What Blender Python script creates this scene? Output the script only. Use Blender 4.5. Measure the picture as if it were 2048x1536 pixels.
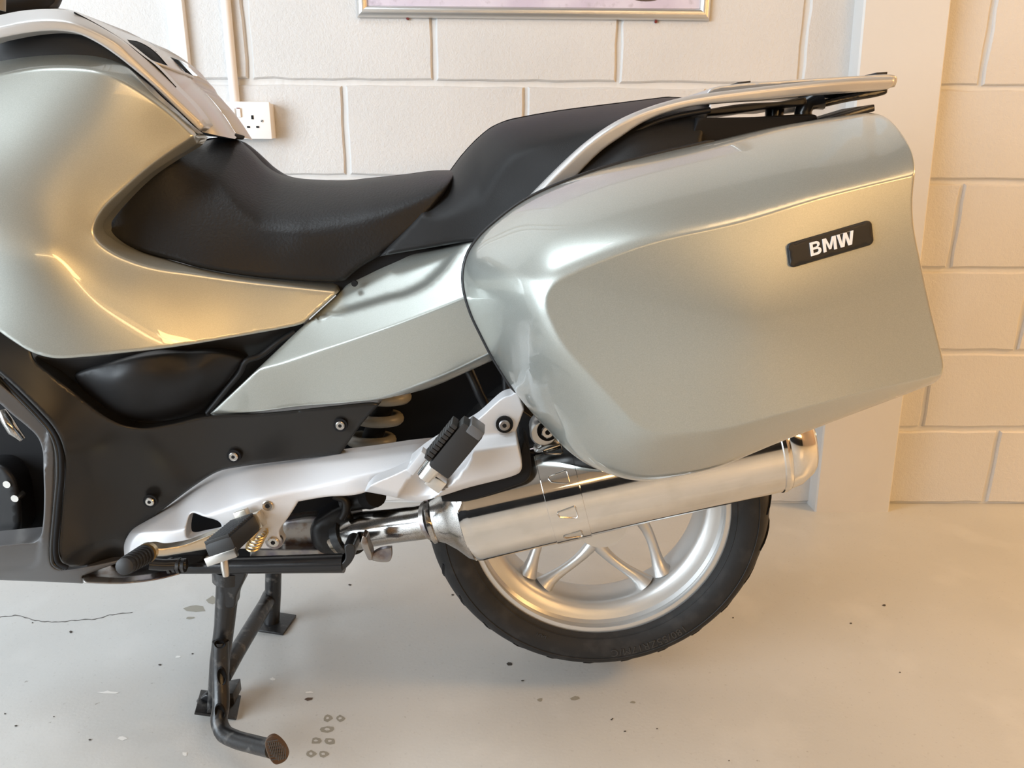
import bpy, bmesh, math, random
import numpy as np
from mathutils import Vector, Matrix
from mathutils.geometry import delaunay_2d_cdt
random.seed(7)
for o in list(bpy.data.objects): bpy.data.objects.remove(o)
SC = bpy.context.scene
COL = SC.collection

# ------------------------------------------------------------------ camera
FPX, PITCH, YAW, ROLL = 1500.0, 0.2915, 0.0122, 0.0071
CAM = np.array([0.0, -1.9801, 0.9552])
def cam_basis():
    cp, sp, cy, sy = math.cos(PITCH), math.sin(PITCH), math.cos(YAW), math.sin(YAW)
    f = np.array([sy*cp, cy*cp, -sp]); r = np.array([cy, -sy, 0.0]); u = np.cross(r, f)
    cr, sr = math.cos(ROLL), math.sin(ROLL)
    return r*cr+u*sr, -r*sr+u*cr, f
RT, UP, FW = cam_basis()
cd = bpy.data.cameras.new('camera'); cam = bpy.data.objects.new('camera', cd); COL.objects.link(cam)
cd.sensor_width = 36.0; cd.lens = FPX/2048*36.0; cd.clip_start = 0.02
cam.matrix_world = Matrix(((RT[0], UP[0], -FW[0], CAM[0]), (RT[1], UP[1], -FW[1], CAM[1]), (RT[2], UP[2], -FW[2], CAM[2]), (0, 0, 0, 1)))
SC.camera = cam

# ------------------------------------------------------------------ light
SC.view_settings.view_transform = 'Standard'; SC.view_settings.look = 'None'
SC.view_settings.exposure = -0.12; SC.view_settings.gamma = 1.0; SC.view_settings.use_curve_mapping = False
wd = bpy.data.worlds.new('sky'); SC.world = wd; wd.use_nodes = True
bg = wd.node_tree.nodes['Background']; bg.inputs[0].default_value = (0.80, 0.90, 1.0, 1); bg.inputs[1].default_value = 2.2
def area(name, loc, target, sx, sy, power, color):
    l = bpy.data.lights.new(name, 'AREA'); l.shape = 'RECTANGLE'; l.size = sx; l.size_y = sy; l.energy = power; l.color = color
    o = bpy.data.objects.new(name, l); COL.objects.link(o); o.location = loc
    o.rotation_euler = (Vector(target)-Vector(loc)).to_track_quat('-Z', 'Y').to_euler()
    return o
DAY = (0.82, 0.92, 1.0); WARM = (1.0, 0.56, 0.20)
area('daylight_doorway', (-3.55, -3.3, 1.5), (0.2, -1.6, 0.8), 3.3, 2.5, 275, DAY)
area('daylight_rooflight', (-1.15, -1.15, 2.93), (-1.0, -1.4, 0), 0.9, 0.7, 26, DAY)
LAMPS = [(0.9, -2.0, 2.72, 12), (3.3, -1.1, 2.4, 108)]
FILL_WALL_LAMPS = [(0.9, 1.55, 9), (3.3, 1.75, 62)]  # unseen far-wall lamps, added for gold streaks and warm fill
for i, (x, y, z, w) in enumerate(LAMPS):
    area('lamp_light', (x, y, z-0.07), (x, y, 0), 1.2, 0.9, w, WARM)
for x, z, w in FILL_WALL_LAMPS:
    area('lamp_light', (x, -5.44, z), (x-0.4, 0, 0.9), 2.2, 0.30, w, WARM)  # light of the added far-wall lamps

# ------------------------------------------------------------------ materials
def mat(name, color, rough=0.5, metal=0.0, coat=0.0, bump=None, noise=None, spec=0.5, coat_rough=0.03, rough_noise=None):
    m = bpy.data.materials.new(name); m.use_nodes = True; nt = m.node_tree; n = nt.nodes; L = nt.links
    b = n['Principled BSDF']
    b.inputs['Base Color'].default_value = (*color, 1); b.inputs['Roughness'].default_value = rough
    b.inputs['Metallic'].default_value = metal; b.inputs['Coat Weight'].default_value = coat
    b.inputs['Coat Roughness'].default_value = coat_rough; b.inputs['Specular IOR Level'].default_value = spec
    tc = n.new('ShaderNodeTexCoord')
    if bump:
        for k, (sc, st, det) in enumerate(bump):
            t = n.new('ShaderNodeTexNoise'); t.inputs['Scale'].default_value = sc; t.inputs['Detail'].default_value = det
            L.new(tc.outputs['Object'], t.inputs['Vector'])
            bp = n.new('ShaderNodeBump'); bp.inputs['Strength'].default_value = st; bp.inputs['Distance'].default_value = 0.004
            L.new(t.outputs['Fac'], bp.inputs['Height'])
            if k: L.new(last.outputs['Normal'], bp.inputs['Normal'])
            last = bp
        L.new(last.outputs['Normal'], b.inputs['Normal'])
    if noise:   # list of (scale, colour, lo, hi, detail): blend colour in where the noise is high
        prev = None
        for (sc, c2, lo, hi, det) in noise:
            t = n.new('ShaderNodeTexNoise'); t.inputs['Scale'].default_value = sc; t.inputs['Detail'].default_value = det
            L.new(tc.outputs['Object'], t.inputs['Vector'])
            r = n.new('ShaderNodeMapRange'); r.inputs['From Min'].default_value = lo; r.inputs['From Max'].default_value = hi
            L.new(t.outputs['Fac'], r.inputs['Value'])
            mx = n.new('ShaderNodeMix'); mx.data_type = 'RGBA'
            L.new(r.outputs['Result'], mx.inputs['Factor'])
            if prev: L.new(prev.outputs['Result'], mx.inputs['A'])
            else: mx.inputs['A'].default_value = (*color, 1)
            mx.inputs['B'].default_value = (*c2, 1); prev = mx
            # Mix node exposes several sockets called A/B/Result: pick the colour ones
        L.new(prev.outputs[2], b.inputs['Base Color'])
    if rough_noise:
        sc, lo, hi = rough_noise
        t = n.new('ShaderNodeTexNoise'); t.inputs['Scale'].default_value = sc; t.inputs['Detail'].default_value = 6
        L.new(tc.outputs['Object'], t.inputs['Vector'])
        r = n.new('ShaderNodeMapRange'); r.inputs['From Min'].default_value = .35; r.inputs['From Max'].default_value = .7
        r.inputs['To Min'].default_value = lo; r.inputs['To Max'].default_value = hi
        L.new(t.outputs['Fac'], r.inputs['Value']); L.new(r.outputs['Result'], b.inputs['Roughness'])
    return m
def mixfix(m):
    return m
# ShaderNodeMix with RGBA: colour sockets are inputs 6,7 and output 2
def mat_noise(name, color, layers, **kw):
    m = mat(name, color, **kw); nt = m.node_tree; n = nt.nodes; L = nt.links; b = n['Principled BSDF']
    tc = n.new('ShaderNodeTexCoord'); prev = None
    for (sc, c2, lo, hi, det) in layers:
        t = n.new('ShaderNodeTexNoise'); t.inputs['Scale'].default_value = sc; t.inputs['Detail'].default_value = det
        L.new(tc.outputs['Object'], t.inputs['Vector'])
        r = n.new('ShaderNodeMapRange'); r.inputs['From Min'].default_value = lo; r.inputs['From Max'].default_value = hi
        L.new(t.outputs['Fac'], r.inputs['Value'])
        mx = n.new('ShaderNodeMix'); mx.data_type = 'RGBA'; L.new(r.outputs['Result'], mx.inputs[0])
        if prev: L.new(prev.outputs[2], mx.inputs[6])
        else: mx.inputs[6].default_value = (*color, 1)
        mx.inputs[7].default_value = (*c2, 1); prev = mx
    L.new(prev.outputs[2], b.inputs['Base Color'])
    return m
M = {}
M['paint'] = mat_noise('sage_metallic_paint', (0.405, 0.425, 0.395), [(900, (0.46, 0.48, 0.45), .35, .7, 2)], rough=.34, metal=.68, coat=1.0, coat_rough=.02)
M['silver'] = mat('silver_plastic', (0.56, 0.555, 0.55), rough=.38, metal=.6, bump=[(1500, .02, 2)])
M['cast'] = mat('cast_aluminium', (0.60, 0.60, 0.615), rough=.5, metal=.35, bump=[(900, .05, 2)])
M['goldalu'] = mat('anodised_aluminium', (0.62, 0.58, 0.50), rough=.3, metal=.9)
M['black'] = mat('black_plastic', (0.010, 0.010, 0.011), rough=.42, spec=.4)
M['dull'] = mat('dull_black', (0.007, 0.007, 0.008), rough=.75, spec=.22)
M['gloss'] = mat('gloss_black_tube', (0.012, 0.012, 0.013), rough=.22, bump=[(60, .05, 3)])
M['stand'] = mat_noise('scuffed_black_paint', (0.013, 0.013, 0.014), [(55, (0.10, 0.095, 0.09), .56, .72, 6)], rough=.32, bump=[(150, .1, 4)])
M['side'] = mat('side_cover_black', (0.010, 0.010, 0.011), rough=.5, spec=.35)
M['dark'] = mat('anthracite_plastic', (0.016, 0.0155, 0.015), rough=.26, spec=.4)
M['grey'] = mat('grey_plastic', (0.095, 0.096, 0.10), rough=.36, bump=[(1200, .03, 2)])
M['vinyl'] = mat('seat_vinyl', (0.008, 0.0078, 0.0085), rough=.46, spec=.33, bump=[(260, .16, 3), (900, .06, 2)])
M['vinyl2'] = mat('pillion_vinyl', (0.008, 0.008, 0.0085), rough=.5, spec=.28, bump=[(700, .08, 2)])
M['rubber'] = mat('peg_rubber', (0.014, 0.014, 0.015), rough=.55)
M['tyre'] = mat_noise('tyre_rubber', (0.012, 0.012, 0.0125), [(30, (0.03, 0.028, 0.027), .5, .75, 5)], rough=.6, spec=.35, bump=[(300, .05, 3)])
M['wheel'] = mat('wheel_silver', (0.62, 0.62, 0.61), rough=.36, metal=.7, bump=[(1500, .02, 2)])
M['chrome'] = mat_noise('polished_chrome', (0.80, 0.79, 0.77), [(22, (0.70, 0.69, 0.66), .5, .8, 6)], rough=.07, metal=1.0, rough_noise=(18, .045, .12))
M['steel'] = mat_noise('speckled_steel', (0.55, 0.53, 0.50), [(900, (0.20, 0.20, 0.21), .46, .70, 4), (25, (0.33, 0.29, 0.23), .55, .7, 4)], rough=.16, metal=1.0)
M['rust'] = mat_noise('worn_steel', (0.34, 0.32, 0.30), [(40, (0.20, 0.13, 0.09), .52, .66, 5), (22, (0.16, 0.15, 0.20), .5, .7, 4)], rough=.35, metal=.9)
M['bolt'] = mat('bolt_steel', (0.55, 0.52, 0.48), rough=.25, metal=1.0)
M['cream'] = mat('spring_cream', (0.24, 0.225, 0.19), rough=.4)
M['white'] = mat('white_plastic', (0.80, 0.79, 0.78), rough=.35)
M['letter'] = mat('badge_silver', (0.80, 0.78, 0.76), rough=.45)
M['alframe'] = mat('brushed_aluminium', (0.66, 0.655, 0.64), rough=.33, metal=.85)
M['poster'] = mat_noise('poster_print', (0.52, 0.46, 0.56), [(6, (0.66, 0.62, 0.70), .4, .7, 5), (60, (0.45, 0.40, 0.47), .55, .75, 4)], rough=.25)
M['pdark'] = mat('poster_dark', (0.07, 0.05, 0.045), rough=.3)
M['red'] = mat('red_plug', (0.14, 0.012, 0.012), rough=.6)
M['wall'] = mat_noise('painted_block', (0.58, 0.57, 0.56), [(3.0, (0.55, 0.54, 0.53), .45, .7, 4)], rough=.55, bump=[(95, .30, 5), (260, .22, 3), (18, .12, 3)])
M['mortar'] = mat('painted_mortar', (0.63, 0.625, 0.615), rough=.55, bump=[(60, .35, 4)])
M['plaster'] = mat_noise('painted_plaster', (0.60, 0.59, 0.575), [(4, (0.57, 0.56, 0.545), .5, .7, 4)], rough=.6, bump=[(70, .06, 4)])
M['floor'] = mat_noise('painted_concrete', (0.50, 0.505, 0.495), [(2.2, (0.455, 0.46, 0.45), .4, .7, 6), (140, (0.41, 0.41, 0.40), .62, .75, 4), (7, (0.53, 0.535, 0.525), .55, .75, 6), (55, (0.27, 0.26, 0.24), .735, .79, 3)], rough=.34, bump=[(12, .07, 4), (160, .05, 3)], rough_noise=(5, .28, .42))
M['room'] = mat('far_wall_paint', (0.07, 0.052, 0.04), rough=.7)
M['ceil'] = mat('ceiling_boards', (0.20, 0.18, 0.16), rough=.8)
M['beige'] = mat('warm_far_wall', (0.30, 0.21, 0.13), rough=.7)
M['stain'] = mat('floor_stain', (0.27, 0.26, 0.22), rough=.5)
M['crack'] = mat('floor_crack', (0.09, 0.085, 0.08), rough=.8)
M['dirt'] = mat('dark_grit', (0.05, 0.042, 0.035), rough=.9)
M['chip'] = mat('white_chip', (0.72, 0.72, 0.70), rough=.6)
M['rubrown'] = mat('rust_pad', (0.10, 0.065, 0.045), rough=.7, metal=.3)
M['gold'] = mat('yellow_zinc', (0.70, 0.52, 0.26), rough=.28, metal=1.0)
em = bpy.data.materials.new('warm_tube'); em.use_nodes = True
eb = em.node_tree.nodes['Principled BSDF']; eb.inputs['Emission Color'].default_value = (1.0, .74, .36, 1); eb.inputs['Emission Strength'].default_value = 14
M['tube'] = em

# ------------------------------------------------------------------ geometry helpers
YC = -0.708                      # the motorcycle's centre plane; "off" is metres from it towards the doorway side
ROOT_LOC = Vector((0.0, YC, 0.0))
def PV(uv, off):
    uv = np.asarray(uv, float).reshape(-1, 2); off = np.broadcast_to(np.asarray(off, float), (len(uv),))
    w = FW+np.outer((uv[:, 0]-1024)/FPX, RT)-np.outer((uv[:, 1]-768)/FPX, UP)
    t = (YC-off-CAM[1])/w[:, 1]
    return CAM+w*t[:, None]
def P(u, v, off): return Vector(PV([(u, v)], off)[0])
def PF(u, v, z=0.0):
    w = FW+(u-1024)/FPX*RT-(v-768)/FPX*UP
    return Vector(CAM+w*((z-CAM[2])/w[2]))
def PW(u, v, y): return P(u, v, YC-y)

def link(name, me, m, parent=None, label=None):
    o = bpy.data.objects.new(name, me); COL.objects.link(o)
    if m is not None:
        me.materials.clear(); me.materials.append(M[m] if isinstance(m, str) else m)
    if parent is not None:
        o.parent = parent
        if parent.parent is None: o.matrix_parent_inverse = Matrix.Translation(-parent.location)
        else: o.matrix_parent_inverse = Matrix.Identity(4)
    if label: o['label'] = label
    return o
def finish(bm, smooth=True, angle=38):
    bmesh.ops.recalc_face_normals(bm, faces=bm.faces)
    me = bpy.data.meshes.new('mesh'); bm.to_mesh(me); bm.free()
    if smooth:
        me.polygons.foreach_set('use_smooth', [True]*len(me.polygons)); me.set_sharp_from_angle(angle=math.radians(angle))
    return me
def pymesh(vs, fs, smooth=True, angle=38, recalc=False):
    me = bpy.data.meshes.new('mesh'); me.from_pydata([tuple(v) for v in vs], [], fs); me.update()
    if recalc:
        bm = bmesh.new(); bm.from_mesh(me); bmesh.ops.recalc_face_normals(bm, faces=bm.faces); bm.to_mesh(me); bm.free()
    if smooth:
        me.polygons.foreach_set('use_smooth', [True]*len(me.polygons)); me.set_sharp_from_angle(angle=math.radians(angle))
    return me
def thing(name, label, cat, loc, group=None):
    o = bpy.data.objects.new(name, None); COL.objects.link(o); o.location = loc; o.empty_display_size = .05
    o['label'] = label; o['category'] = cat
    if group: o['group'] = group
    return o
def tag(o, label, cat, group=None):
    o['label'] = label; o['category'] = cat
    if group: o['group'] = group
    return o

def cr_run(p, step):             # centripetal Catmull-Rom through an open run
    p = np.asarray(p, float)
    if len(p) == 2:
        n = max(1, int(np.ceil(np.linalg.norm(p[1]-p[0])/step))); return p[0]+(p[1]-p[0])*np.linspace(0, 1, n+1)[:, None]
    q = np.vstack([2*p[0]-p[1], p, 2*p[-1]-p[-2]]); out = []
    for i in range(1, len(q)-2):
        a, b, c, d = q[i-1:i+3]
        t0 = 0; t1 = t0+max(np.linalg.norm(b-a), 1e-6)**.5; t2 = t1+max(np.linalg.norm(c-b), 1e-6)**.5; t3 = t2+max(np.linalg.norm(d-c), 1e-6)**.5
        n = max(1, int(np.ceil(np.linalg.norm(c-b)/step))); t = np.linspace(t1, t2, n+1)[:, None]
        A1 = (t1-t)/(t1-t0)*a+(t-t0)/(t1-t0)*b; A2 = (t2-t)/(t2-t1)*b+(t-t1)/(t2-t1)*c; A3 = (t3-t)/(t3-t2)*c+(t-t2)/(t3-t2)*d
        B1 = (t2-t)/(t2-t0)*A1+(t-t0)/(t2-t0)*A2; B2 = (t3-t)/(t3-t1)*A2+(t-t1)/(t3-t1)*A3
        out.append(((t2-t)/(t2-t1)*B1+(t-t1)/(t2-t1)*B2)[:-1])
    out.append(p[-1:]); return np.vstack(out)
def curve(pts, step=8, closed=False, sharp=False):
    """smooth polyline; a point written (x, y, 1) is a sharp corner"""
    xy = [tuple(map(float, p[:2])) for p in pts]; n = len(xy)
    cor = [i for i in range(n) if sharp or (len(pts[i]) > 2 and pts[i][2])]
    if not closed:
        cor = sorted(set(cor+[0, n-1])); out = []
        for a, b in zip(cor[:-1], cor[1:]): out.append(cr_run(xy[a:b+1], step)[:-1])
        return np.vstack(out+[np.array([xy[-1]])])
    if not cor:
        run = cr_run(xy[-3:]+xy+xy[:3], step); ext = np.array(xy)
        # keep the stretch from xy[0] round to xy[0]
        i0 = np.argmin(np.abs(run-ext[0]).sum(1)); rest = run[i0+2:]; i1 = i0+2+np.argmin(np.abs(rest-ext[0]).sum(1))
        return run[i0:i1]
    out = []
    for k in range(len(cor)):
        a, b = cor[k], cor[(k+1) % len(cor)]
        if b <= a: b += n
        out.append(cr_run([xy[i % n] for i in range(a, b+1)], step)[:-1])
    return np.vstack(out)
def seg_dist(uv, poly, closed=True):
    """distance and signed side to a polyline (numpy)"""
    uv = np.asarray(uv, float); a = np.asarray(poly, float); b = np.roll(a, -1, 0)
    if not closed: a, b = a[:-1], b[:-1]
    best = np.full(len(uv), 1e18); side = np.zeros(len(uv))
    for p, q in zip(a, b):
        d = q-p; l2 = d@d
        if l2 < 1e-12: continue
        t = np.clip(((uv-p)@d)/l2, 0, 1); w = uv-p-t[:, None]*d; dd = (w*w).sum(1); m = dd < best
        best[m] = dd[m]; cr = d[0]*(uv[:, 1]-p[1])-d[1]*(uv[:, 0]-p[0]); side[m] = np.sign(cr[m])
    return np.sqrt(best), side
def inside(uv, poly):
    uv = np.asarray(uv, float); a = np.asarray(poly, float); b = np.roll(a, -1, 0); r = np.zeros(len(uv), bool)
    for (x1, y1), (x2, y2) in zip(a, b):
        if y1 == y2: continue
        c = ((y1 > uv[:, 1]) != (y2 > uv[:, 1])) & (uv[:, 0] < (x2-x1)*(uv[:, 1]-y1)/(y2-y1)+x1); r ^= c
    return r
def tps(ctrl):
    c = np.asarray(ctrl, float); X = c[:, :2]/500.0; y = c[:, 2]; n = len(c)
    if n == 1: return lambda uv: np.full(len(uv), y[0])
    def k(r2): return np.where(r2 > 1e-14, .5*r2*np.log(np.maximum(r2, 1e-14)), 0)
    if n == 2:
        d = X[1]-X[0]; return lambda uv: y[0]+(y[1]-y[0])*(((uv/500.0)-X[0])@d)/(d@d)
    K = k(((X[:, None]-X[None])**2).sum(2))+1e-4*np.eye(n); Pm = np.hstack([np.ones((n, 1)), X])
    A = np.block([[K, Pm], [Pm.T, np.zeros((3, 3))]])+1e-9*np.eye(n+3); s = np.linalg.lstsq(A, np.concatenate([y, np.zeros(3)]), rcond=None)[0]
    return lambda uv: k((((uv/500.0)[:, None]-X[None])**2).sum(2))@s[:n]+s[n]+(uv/500.0)@s[n+1:]
def sp(x, w): return w*np.logaddexp(0, np.asarray(x)/w)
def crease(pts, slope, w=2.0, side=1):
    pl = curve(pts, 10)
    def f(uv):
        d, s = seg_dist(uv, pl, False); return -slope*sp(d*s*side, w)
    return f
def band(pts, depth, w, side=1):     # smooth step across a line
    pl = curve(pts, 10)
    def f(uv):
        d, s = seg_dist(uv, pl, False); return -depth/(1+np.exp(-d*s*side/w))
    return f
def add(*fs): return lambda uv: sum(f(uv) for f in fs)

def panel(name, m, outline, off, parent=None, holes=(), lines=(), grid=9, edge=(5, .003), thick=.012, mirror=False, label=None, angle=75, back_off=None, cap=False):
    """A shell: outline at its own depth 'off' from the centre plane (a function), rounded edges and a rim running back"""
    if not callable(off): off = tps(off) if isinstance(off, (list, tuple)) else (lambda uv, c=off: np.full(len(uv), c))
    ol = outline if isinstance(outline, np.ndarray) else curve(outline, grid*.9, True)
    hs = [h if isinstance(h, np.ndarray) else curve(h, grid*.7, True) for h in holes]
    loops = [ol]+hs; pts = []; edges = []
    for lp in loops:
        s = len(pts); pts += [tuple(p) for p in lp]; edges += [(s+i, s+(i+1) % len(lp)) for i in range(len(lp))]
    ew, ed = edge
    def dist(uv): return np.min([seg_dist(uv, lp)[0] for lp in loops], 0)
    def ok(uv):
        r = inside(uv, ol)
        for h in hs: r &= ~inside(uv, h)
        return r
    cl = []
    for ln in lines:
        c = curve(ln, min(grid*.75, 5)); g = ok(c) & (dist(c) > grid*.35); run = []
        tg = np.gradient(c, axis=0); nn = np.stack([-tg[:, 1], tg[:, 0]], 1); nn /= np.maximum(np.linalg.norm(nn, axis=1), 1e-9)[:, None]
        for h in (-6, -2.4, 2.4, 6):
            q = c+nn*h; gq = ok(q) & (dist(q) > 1.5) & (seg_dist(q, c, False)[0] > abs(h)*.9); cl += [tuple(p) for p in q[gq]]
        for p, gg in zip(c, g):
            if gg:
                if run: edges.append((run[-1], len(pts)))
                run.append(len(pts)); pts.append(tuple(p)); cl.append(tuple(p))
            else: run = []
    ptset = set(pts); ring = []
    if ed > 0:
        for lp in loops:
            t = np.roll(lp, -1, 0)-np.roll(lp, 1, 0); nn = np.stack([-t[:, 1], t[:, 0]], 1); nn /= np.maximum(np.linalg.norm(nn, axis=1), 1e-9)[:, None]
            for k in (.12, .4, .95, 2.0):
                for sgn in (1, -1):
                    q = lp+sgn*nn*ew*k; g = ok(q); q = q[g]
                    if len(q): q = q[dist(q) > ew*k*.9]
                    ring += [tuple(p) for p in q]
    x0, y0 = ol.min(0); x1, y1 = ol.max(0); gy = np.arange(y0, y1, grid*.87); G = []
    for j, y in enumerate(gy):
        xs = np.arange(x0+(j % 2)*grid*.5, x1, grid); G.append(np.stack([xs, np.full(len(xs), y)], 1))
    G = np.vstack(G); G = G[ok(G)]
    if len(G): G = G[dist(G) > max(grid*.55, (ew*1.15 if ed > 0 else 0))]
    if len(G) and cl:
        cl_ = np.array(cl); keep = np.ones(len(G), bool)
        for p in cl_: keep &= ((G-p)**2).sum(1) > (grid*.45)**2
        G = G[keep]
    allp = pts+ring+[p for p in cl if p not in ptset]+[tuple(p) for p in G]
    r = delaunay_2d_cdt([Vector(p) for p in allp], edges, [], 0, 1e-4)
    V = np.array([tuple(v) for v in r[0]]); F = np.array([f for f in r[2] if len(f) == 3])
    cen = V[F].mean(1); F = F[ok(cen)]
    o = off(V)
    if ed > 0:
        d = np.clip(dist(V)/ew, 0, 1); o = o-ed*(1-np.sqrt(np.maximum(0, 1-(1-d)**2)))
    W = PV(V, o); vs = [tuple(v) for v in W]; fs = [tuple(f) for f in F]
    cnt = {}
    for f in fs:
        for a, b in ((f[0], f[1]), (f[1], f[2]), (f[2], f[0])):
            k = (min(a, b), max(a, b)); cnt.setdefault(k, []).append((a, b))
    if mirror:
        n = len(vs); vs += [(x, YC+float(mirror)*(YC-y), z) for x, y, z in vs]; fs += [(a+n, c+n, b+n) for a, b, c in fs]
    elif thick or back_off is not None:
        bmap = {}
        def bk(i):
            if i not in bmap:
                x, y, z = vs[i]; bmap[i] = len(vs); vs.append((x, YC-back_off if back_off is not None else y+thick, z))
            return bmap[i]
        for k, l in cnt.items():
            if len(l) == 1:
                a, b = l[0]; fs.append((b, a, bk(a), bk(b)))
        if cap:
            fs += [(bk(f[0]), bk(f[2]), bk(f[1])) for f in [tuple(q) for q in F]]
    me = pymesh(vs, fs, True, angle, recalc=True)
    if mirror:
        bm = bmesh.new(); bm.from_mesh(me); bmesh.ops.remove_doubles(bm, verts=bm.verts, dist=2e-4); bmesh.ops.recalc_face_normals(bm, faces=bm.faces)
        bm.to_mesh(me); bm.free(); me.set_sharp_from_angle(angle=math.radians(angle))
    return link(name, me, m, parent, label)

def tube_bm(bm, pts, rad, n=14, cap=True, flat=None):
    """sweep; rad a number, a list, or list of (a, b) half-axes"""
    pts = [Vector(p) for p in pts]; k = len(pts)
    if not isinstance(rad, (list, tuple)): rad = [rad]*k
    rings = []; ref = Vector(flat) if flat is not None else None
    for i, p in enumerate(pts):
        d = (pts[min(i+1, k-1)]-pts[max(i-1, 0)]).normalized()
        if ref is None:
            ref = d.orthogonal()
        s = (ref-d*ref.dot(d)).normalized(); t = d.cross(s)
        if flat is None: ref = s
        ra, rb = rad[i] if isinstance(rad[i], (tuple, list)) else (rad[i], rad[i])
        rings.append([bm.verts.new(p+s*ra*math.cos(2*math.pi*j/n)+t*rb*math.sin(2*math.pi*j/n)) for j in range(n)])
    for a, b in zip(rings[:-1], rings[1:]):
        for j in range(n): bm.faces.new((a[j], a[(j+1) % n], b[(j+1) % n], b[j]))
    if cap:
        bm.faces.new(rings[0][::-1]); bm.faces.new(rings[-1])
    return rings
def smooth3(pts, step=.006):
    p = np.array([tuple(q) for q in pts], float); return cr_run3(p, step)
def cr_run3(p, step):
    return cr_run(p, step)
def tube(name, m, pts, rad, parent=None, n=14, label=None, smooth=False, flat=None, cap=True, step=.006):
    bm = bmesh.new()
    if smooth: pts = [Vector(q) for q in smooth3(pts, step)]
    tube_bm(bm, pts, rad, n, cap, flat); return link(name, finish(bm, True, 50), m, parent, label)
def box_bm(bm, c, ax, ay, az, bev=0.0):
    """box with half-axis vectors"""
    c, ax, ay, az = Vector(c), Vector(ax), Vector(ay), Vector(az)
    vs = [bm.verts.new(c+ax*i+ay*j+az*k) for i in (-1, 1) for j in (-1, 1) for k in (-1, 1)]
    fs = [bm.faces.new([vs[q] for q in f]) for f in ((0, 1, 3, 2), (4, 6, 7, 5), (0, 4, 5, 1), (2, 3, 7, 6), (0, 2, 6, 4), (1, 5, 7, 3))]
    if bev:
        es = list({e for f in fs for e in f.edges}); bmesh.ops.bevel(bm, geom=es, offset=bev, segments=2, profile=.6, affect='EDGES')
def box(name, m, c, ax, ay, az, parent=None, bev=0.0, label=None):
    bm = bmesh.new(); box_bm(bm, c, ax, ay, az, bev); return link(name, finish(bm, True, 40), m, parent, label)
def cube(name, m, x0, x1, y0, y1, z0, z1, parent=None, bev=0.0, label=None):
    return box(name, m, ((x0+x1)/2, (y0+y1)/2, (z0+z1)/2), ((x1-x0)/2, 0, 0), (0, (y1-y0)/2, 0), (0, 0, (z1-z0)/2), parent, bev, label)
def lathe_mesh(prof, n=96, axis='Y', centre=(0, 0, 0), arc=None, angle=30, close=True):
    """prof: list of (radius, along)"""
    vs = []; fs = []; k = len(prof); full = arc is None; a0, a1 = arc if arc else (0, 2*math.pi); N = n if full else n+1
    for i in range(N):
        a = a0+(a1-a0)*i/n; c, s = math.cos(a), math.sin(a)
        for r, h in prof: vs.append((centre[0]+r*c, centre[1]+h, centre[2]+r*s))
    for i in range(n):
        j = (i+1) % N
        for q in range(k-1): fs.append((i*k+q, j*k+q, j*k+q+1, i*k+q+1))
    return pymesh(vs, fs, True, angle, recalc=True)

# ================================================================== SETTING
RX0, RX1, RY0, RH = -3.7, 4.6, -5.6, 3.0
def structure(o): o['kind'] = 'structure'; return o
floor = structure(cube('floor', 'floor', RX0-.3, RX1+.2, RY0-.2, .2, -.12, 0.0))
# ---- block wall: a mortar backing with every block of it a piece of its own
Z0, XJ = 1.132, -0.171
ROWS = list(range(-1, 6))          # row k lies between Z0-.225(k-1)... counted down from the joint at Z0
wall = structure(cube('wall_back', 'mortar', RX0-.2, RX1+.2, 0.007, .2, 0, RH))
def block_mesh(x0, x1, z0, z1):
    J = .0062; x0 += J; x1 -= J; z0 += J*1.1; z1 -= J*1.1
    pr = []
    nx, nz = 9, 5
    for i in range(nx): pr.append((x0+(x1-x0)*i/nx, z0))
    for i in range(nz): pr.append((x1, z0+(z1-z0)*i/nz))
    for i in range(nx): pr.append((x1-(x1-x0)*i/nx, z1))
    for i in range(nz): pr.append((x0, z1-(z1-z0)*i/nz))
    n = len(pr); cx, cz = (x0+x1)/2, (z0+z1)/2; y = random.uniform(-.0012, .0012)
    jit = [(random.gauss(0, .0011), random.gauss(0, .0011)) for _ in pr]
    ring = lambda ins, yy: [(px+jx+(1 if px < cx-.01 else -1)*ins*(1 if abs(px-cx) > abs(x1-x0)*.49 else 0), yy, pz+jz+(1 if pz < cz else -1)*ins*(1 if abs(pz-cz) > abs(z1-z0)*.49 else 0)) for (px, pz), (jx, jz) in zip(pr, jit)]
    vs = ring(-.002, .012)+ring(0, .0035+y)+ring(.0035, y); fs = []
    for r in range(2):
        for i in range(n): fs.append((r*n+i, r*n+(i+1) % n, (r+1)*n+(i+1) % n, (r+1)*n+i))
    fs.append(tuple(range(2*n, 3*n)))
    return pymesh(vs, fs, False, 60, recalc=True)
for k in ROWS:
    z0 = Z0-.225*k; z1 = z0+.225
    if k == 5: z0 = 0.0
    par = 0 if k % 2 == 0 else .225
    if k == -1: par = .225
    i = -4
    x = XJ+par-.45*4
    while x < 2.3:
        link('block', block_mesh(x, x+.45, z0, z1), 'wall', wall); x += .45
structure(cube('wall_left', 'room', RX0-.2, RX0, RY0, -5.0, 0, RH)).name = 'wall_left'
o = structure(cube('wall_left', 'plaster', RX0-.2, RX0, -1.6, 0.0, 0, RH))
o = structure(cube('wall_left', 'room', RX0-.2, RX0, -5.0, -1.6, 2.75, RH))
structure(cube('wall_right', 'beige', RX1, RX1+.2, RY0, 0, 0, RH))
structure(cube('wall_front', 'beige', RX0-.2, RX1+.2, RY0-.2, RY0, 0, RH))
structure(cube('reflection_panel', 'dull', RX0, RX1, RY0-.01, RY0+.03, 0, 1.15))  # unseen dark wall panel, added to deepen the reflections
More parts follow.
